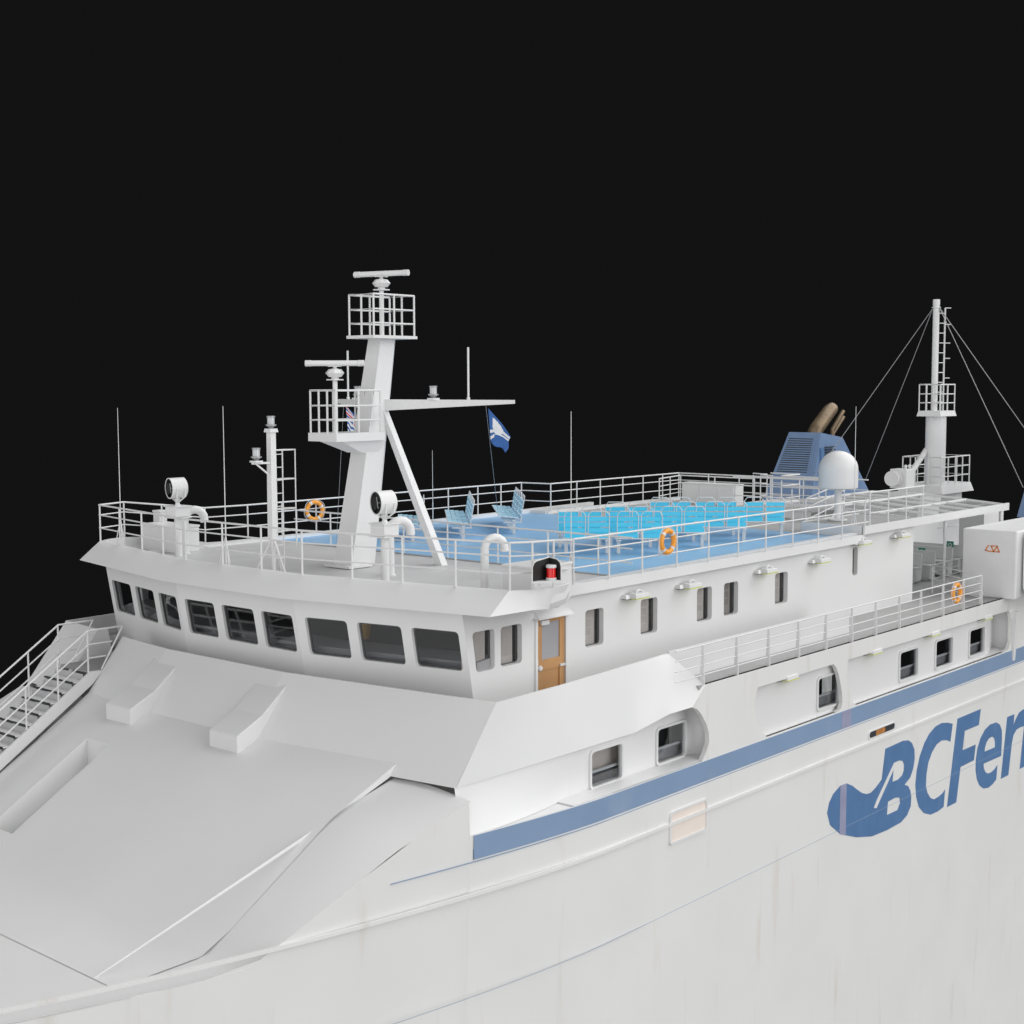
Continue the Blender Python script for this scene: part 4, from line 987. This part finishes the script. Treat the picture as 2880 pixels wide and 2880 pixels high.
for z in (8.0, 7.25, 6.4, 5.7, 4.8): m.tube((lx,ly-.12,z),(lx+.22,ly-.3,z), .024, 6)
m.build('ladder', WRAIL, t, True)
m = MB(); m.pipe([(40.0,.3,1.5),(38.6,.3,.6),(37.9,.3,.2)], .13, 8); m.build('boom', WHITE, t, True)
for (ex, ey, ez) in ((38.0,5.05,.1),(43.3,5.05,-.3),(38.0,-5.05,.1),(43.3,-5.05,-.3)):
    m = MB(); m.tube((40.06,.15*(1 if ey>0 else -1),8.0),(ex,ey,ez), .017, 5); m.build('stay', WIRE, t)
t = thing('winch', 'white winch drum with boom seat left of the aft mast foot', 'winch', (37.0, 0, -.1))
m = MB(); M = Matrix.Translation((36.55,.2,.35)) @ Matrix.Rotation(PI/2, 4, 'Y')
m.lathe([(.1,-.25),(.34,-.25),(.34,-.2),(.2,-.18),(.2,.1),(.34,.12),(.34,.17),(.1,.17)], (0,0,0), 24); m.xform(M); m.build('drum', WHITE, t, True)
m = MB(); m.box((36.75,-.3,-.1),(37.6,.5,.75)); m.box((36.9,-.2,.75),(37.0,-.1,.95)); m.box((37.3,-.2,.75),(37.4,-.1,.95)); m.build('housing', WHITE, t, bevel=.03)

# ------------------------------------------------------------------ liferaft cabinet with LSA lettering
t = thing('safety_cabinet', 'big pale grey cabinet with orange LSA letters on the walkway', 'cabinet', (28.3, -8.7, PD))
m = MB(); m.box((25.75,-9.66,PD),(31.2,-7.72,-.53)); m.build('body', mat('pale_grey_paint', (.74,.74,.745), .5), t, bevel=.05)
lt = []
def seg(a, b, w=.042):
    m2 = MB(); a = Vector((25.735, a[0], a[1])); b = Vector((25.735, b[0], b[1])); d = (b-a).normalized(); n_ = Vector((0, -d.z, d.y)) * w/2
    m2.prism([a-n_-d*w*.4, b-n_+d*w*.4, b+n_+d*w*.4, a+n_-d*w*.4], (.01,0,0)); return m2
y0 = -8.56
for name_, strokes in (('letter', [((0,.2),(-.0-.0,.2))]),):
    pass
def stroke_letter(sts):
    m2 = MB()
    for a, b in sts:
        q = seg((y0 - a[0], -1.28 + a[1]), (y0 - b[0], -1.28 + b[1])); m2.add(q.v, q.f)
    m2.build('letter', REDP, t)
stroke_letter([((.1,.2),(.0,.03)),((.0,.03),(.13,.0))])
stroke_letter([((.33,.2),(.2,.19)),((.2,.19),(.29,.0)),((.29,.0),(.17,.0))])
stroke_letter([((.3,.0),(.41,.2)),((.41,.2),(.49,.0)),((.49,.0),(.37,.0))])
t = thing('raft_container', 'white rounded container beside the grey LSA cabinet at the right edge', 'container', (27.6, -10.1, PD))
m = MB(); m.panel(rrect(-.6, -2.7, 1.4, -.55, .3, 5), [], lambda u, v, w: (26.2 + w, -9.72 - .0 - (u + .6) * .45 , v), 4.5); m.build('shell', WHITE, t, bevel=.03)
t = thing('embarkation_sign', 'green sign with a white ring above the front plastic bench', 'sign', (28.6, -4.9, -1.6))
def sign(t, x, y, z):
    m = MB(); m.box((x,y-.14,z-.12),(x+.02,y+.14,z+.12)); m.build('plate', GREEN, t)
    m = MB(); M = Matrix.Translation((x-.006,y,z-.03)) @ Matrix.Rotation(PI/2,4,'Y'); m.pipe([(.07*math.cos(a),.07*math.sin(a),0) for a in [2*PI*k/16 for k in range(16)]],.02,6,True); m.lathe([(.015,-.01),(.015,.01)],(0,0,0),8); m.xform(M); m.build('symbol', WRAIL, t)
    m = MB(); m.box((x+.02,y-.02,z-.6),(x+.04,y+.02,z+.1)); m.build('post', WHITE, t)
sign(t, 29.0, -4.7, -1.86)
t = thing('embarkation_sign', 'green sign with a white ring above the rear plastic bench', 'sign', (31.0, -4.9, -1.6)); sign(t, 31.2, -4.85, -1.78)

# white moulded benches under the canopy
def plastic_bench(x, y0, y1, label, flip=1):
    t = thing('plastic_bench', label, 'bench', (x, (y0+y1)/2, PD), 'white moulded benches under the canopy')
    m = MB(); m.hexa([(x,y0,PD+.08),(x+.42,y0,PD+.08),(x+.42,y1,PD+.08),(x,y1,PD+.08),(x-.06,y0,PD+.55),(x+.48,y0,PD+.55),(x+.48,y1,PD+.55),(x-.06,y1,PD+.55)])
    n = int((y1-y0)/.5)
    for k in range(n): m.box((x+.02,y0+k*.5+.1,PD),(x+.3,y0+k*.5+.35,PD+.09))
    m.build('base', PLAS, t, bevel=.02)
    m = MB(); m.box((x-.12,y0-.03,PD+.55),(x+.42,y1+.03,PD+.62)); m.build('seat', PLAS, t, bevel=.02)
    m = MB(); m.hexa([(x+.34,y0,PD+.62),(x+.46,y0,PD+.62),(x+.46,y1,PD+.62),(x+.34,y1,PD+.62),(x+.44,y0,PD+1.1),(x+.5,y0,PD+1.1),(x+.5,y1,PD+1.1),(x+.44,y1,PD+1.1)]); m.build('backrest', PLAS, t, bevel=.015)
plastic_bench(27.3,-5.3,-2.3,'white moulded bench nearest the cabin corner under the glass canopy')
plastic_bench(28.35,-5.35,-2.3,'white moulded bench back to back behind the nearest canopy bench')
plastic_bench(29.9,-5.35,-2.3,'white moulded bench in the middle under the canopy by the post')
plastic_bench(30.9,-5.35,-2.3,'white moulded bench farthest back beside the grey cabinet')

# ------------------------------------------------------------------ stairs on the far side of the foredeck
t = thing('stairway', 'steep white stairway with handrails going down the left side of the foredeck', 'stairs', (-2.5, 5.5, -5))
ss = lambda x: -3.1 + (x + 1.25) * .655
for y_ in (4.85, 6.3):
    m = MB(); x0, x1 = -5.2, -1.25
    sec = [(-.88,-3.12),(-1.25,-3.1),(x1-4.0,ss(-5.25)),(x1-4.0,ss(-5.25)-.38),(-1.2,-3.45)]
    m.prism([(a, y_-.035, b) for a, b in sec], (0, .07, 0)); m.build('stringer', WHITE, t)
for k in range(12):
    xx = -1.45 - k * .345; z = -3.33 - k * .226
    m = MB(); m.box((xx-.34,4.9,z-.03),(xx,6.25,z)); m.build('tread', WHITE, t)
    m = MB(); m.box((xx-.345,4.9,z-.032),(xx-.29,6.25,z+.004)); m.build('nosing', DARK, t)
    m = MB(); m.add([(xx,4.9,z),(xx,6.25,z),(xx+.02,6.25,z+.17),(xx+.02,4.9,z+.17)], [[0,1,2,3]]); m.build('riser', GREYD, t)
m = MB(); m.box((-1.25,4.9,-3.16),(.1,6.3,-3.1)); m.build('landing', GREYD2, t)
for y_, nm2 in ((4.85,'near'),(6.3,'far')):
    m = MB(); m.pipe([(-.2,y_,-2.0),(-1.28,y_,-1.99),(-5.2,y_,ss(-5.2)+1.12)], .027, 8)
    m.pipe([(-.55,y_,-2.37),(-1.28,y_,-2.37),(-5.2,y_,ss(-5.2)+.75)], .022, 8)
    m.pipe([(-.75,y_,-2.74),(-1.28,y_,-2.74),(-5.2,y_,ss(-5.2)+.38)], .022, 8)
    m.pipe([(-.2,y_,-2.0),(-.9,y_,-3.1)], .024, 8)
    m.build('handrail', WRAIL, t, True)
    for xx in (-1.3,-2.22,-3.16,-4.1,-5.0):
        m = MB(); m.tube((xx,y_,ss(xx)),(xx,y_,ss(xx)+1.12), .024, 8); m.build('post', WRAIL, t, True)
railing('white railing at the foot of the stairway at the bottom left', [(-5.2,4.85,-5.6),(-8.0,4.2,-6.3)], [(-5.2,4.85,-5.6),(-6.6,4.5,-6.0),(-8.0,4.2,-6.3)], 1.05)
railing('white railing along the outer side below the stairway at the bottom left', [(-5.2,6.3,-5.6),(-8.0,6.4,-6.3)], [(-5.2,6.3,-5.6),(-6.6,6.35,-6.0),(-8.0,6.4,-6.3)], 1.05)

# ------------------------------------------------------------------ world, light, camera
w = bpy.data.worlds.new('World'); sc.world = w; w.use_nodes = True
w.node_tree.nodes['Background'].inputs['Color'].default_value = (.0063, .0063, .0066, 1)
w.node_tree.nodes['Background'].inputs['Strength'].default_value = 1
def sun(name, frm, strength, ang, col=(1, 1, 1)):
    l = bpy.data.lights.new(name, 'SUN'); l.energy = strength; l.angle = math.radians(ang); l.color = col
    o = bpy.data.objects.new(name, l); COL.objects.link(o)
    o.rotation_euler = (-Vector(frm)).to_track_quat('-Z', 'Y').to_euler(); return o
sun('studio_top', (.9, -.3, 1), 2.7, 70)
sun('studio_side', (.12, -1, .27), 1.64, 50)
sun('studio_front', (-1, -.1, .05), 2.25, 110)

cam = bpy.data.cameras.new('camera'); cam.sensor_width = 36; cam.lens = 50; cam.clip_end = 500
co = bpy.data.objects.new('camera', cam); COL.objects.link(co); sc.camera = co
P = math.radians(5.06); YW = math.radians(41.1); RO = math.radians(.2)
fw = Vector((math.cos(YW)*math.cos(P), math.sin(YW)*math.cos(P), -math.sin(P)))
r = fw.cross(Vector((0,0,1))).normalized(); d = fw.cross(r)
c_, s_ = math.cos(RO), math.sin(RO)
rx = c_*r + s_*d; dn = -s_*r + c_*d
M = Matrix(((rx.x, -dn.x, -fw.x), (rx.y, -dn.y, -fw.y), (rx.z, -dn.z, -fw.z))).to_4x4()
M.translation = Vector((-22.2, -28.5, 4.5)); co.matrix_world = M
sc.view_settings.view_transform = 'Standard'; sc.view_settings.look = 'None'
sc.view_settings.exposure = 0; sc.view_settings.gamma = 1
sc.render.engine = 'CYCLES'
sc.render.resolution_x = 1024; sc.render.resolution_y = 1024
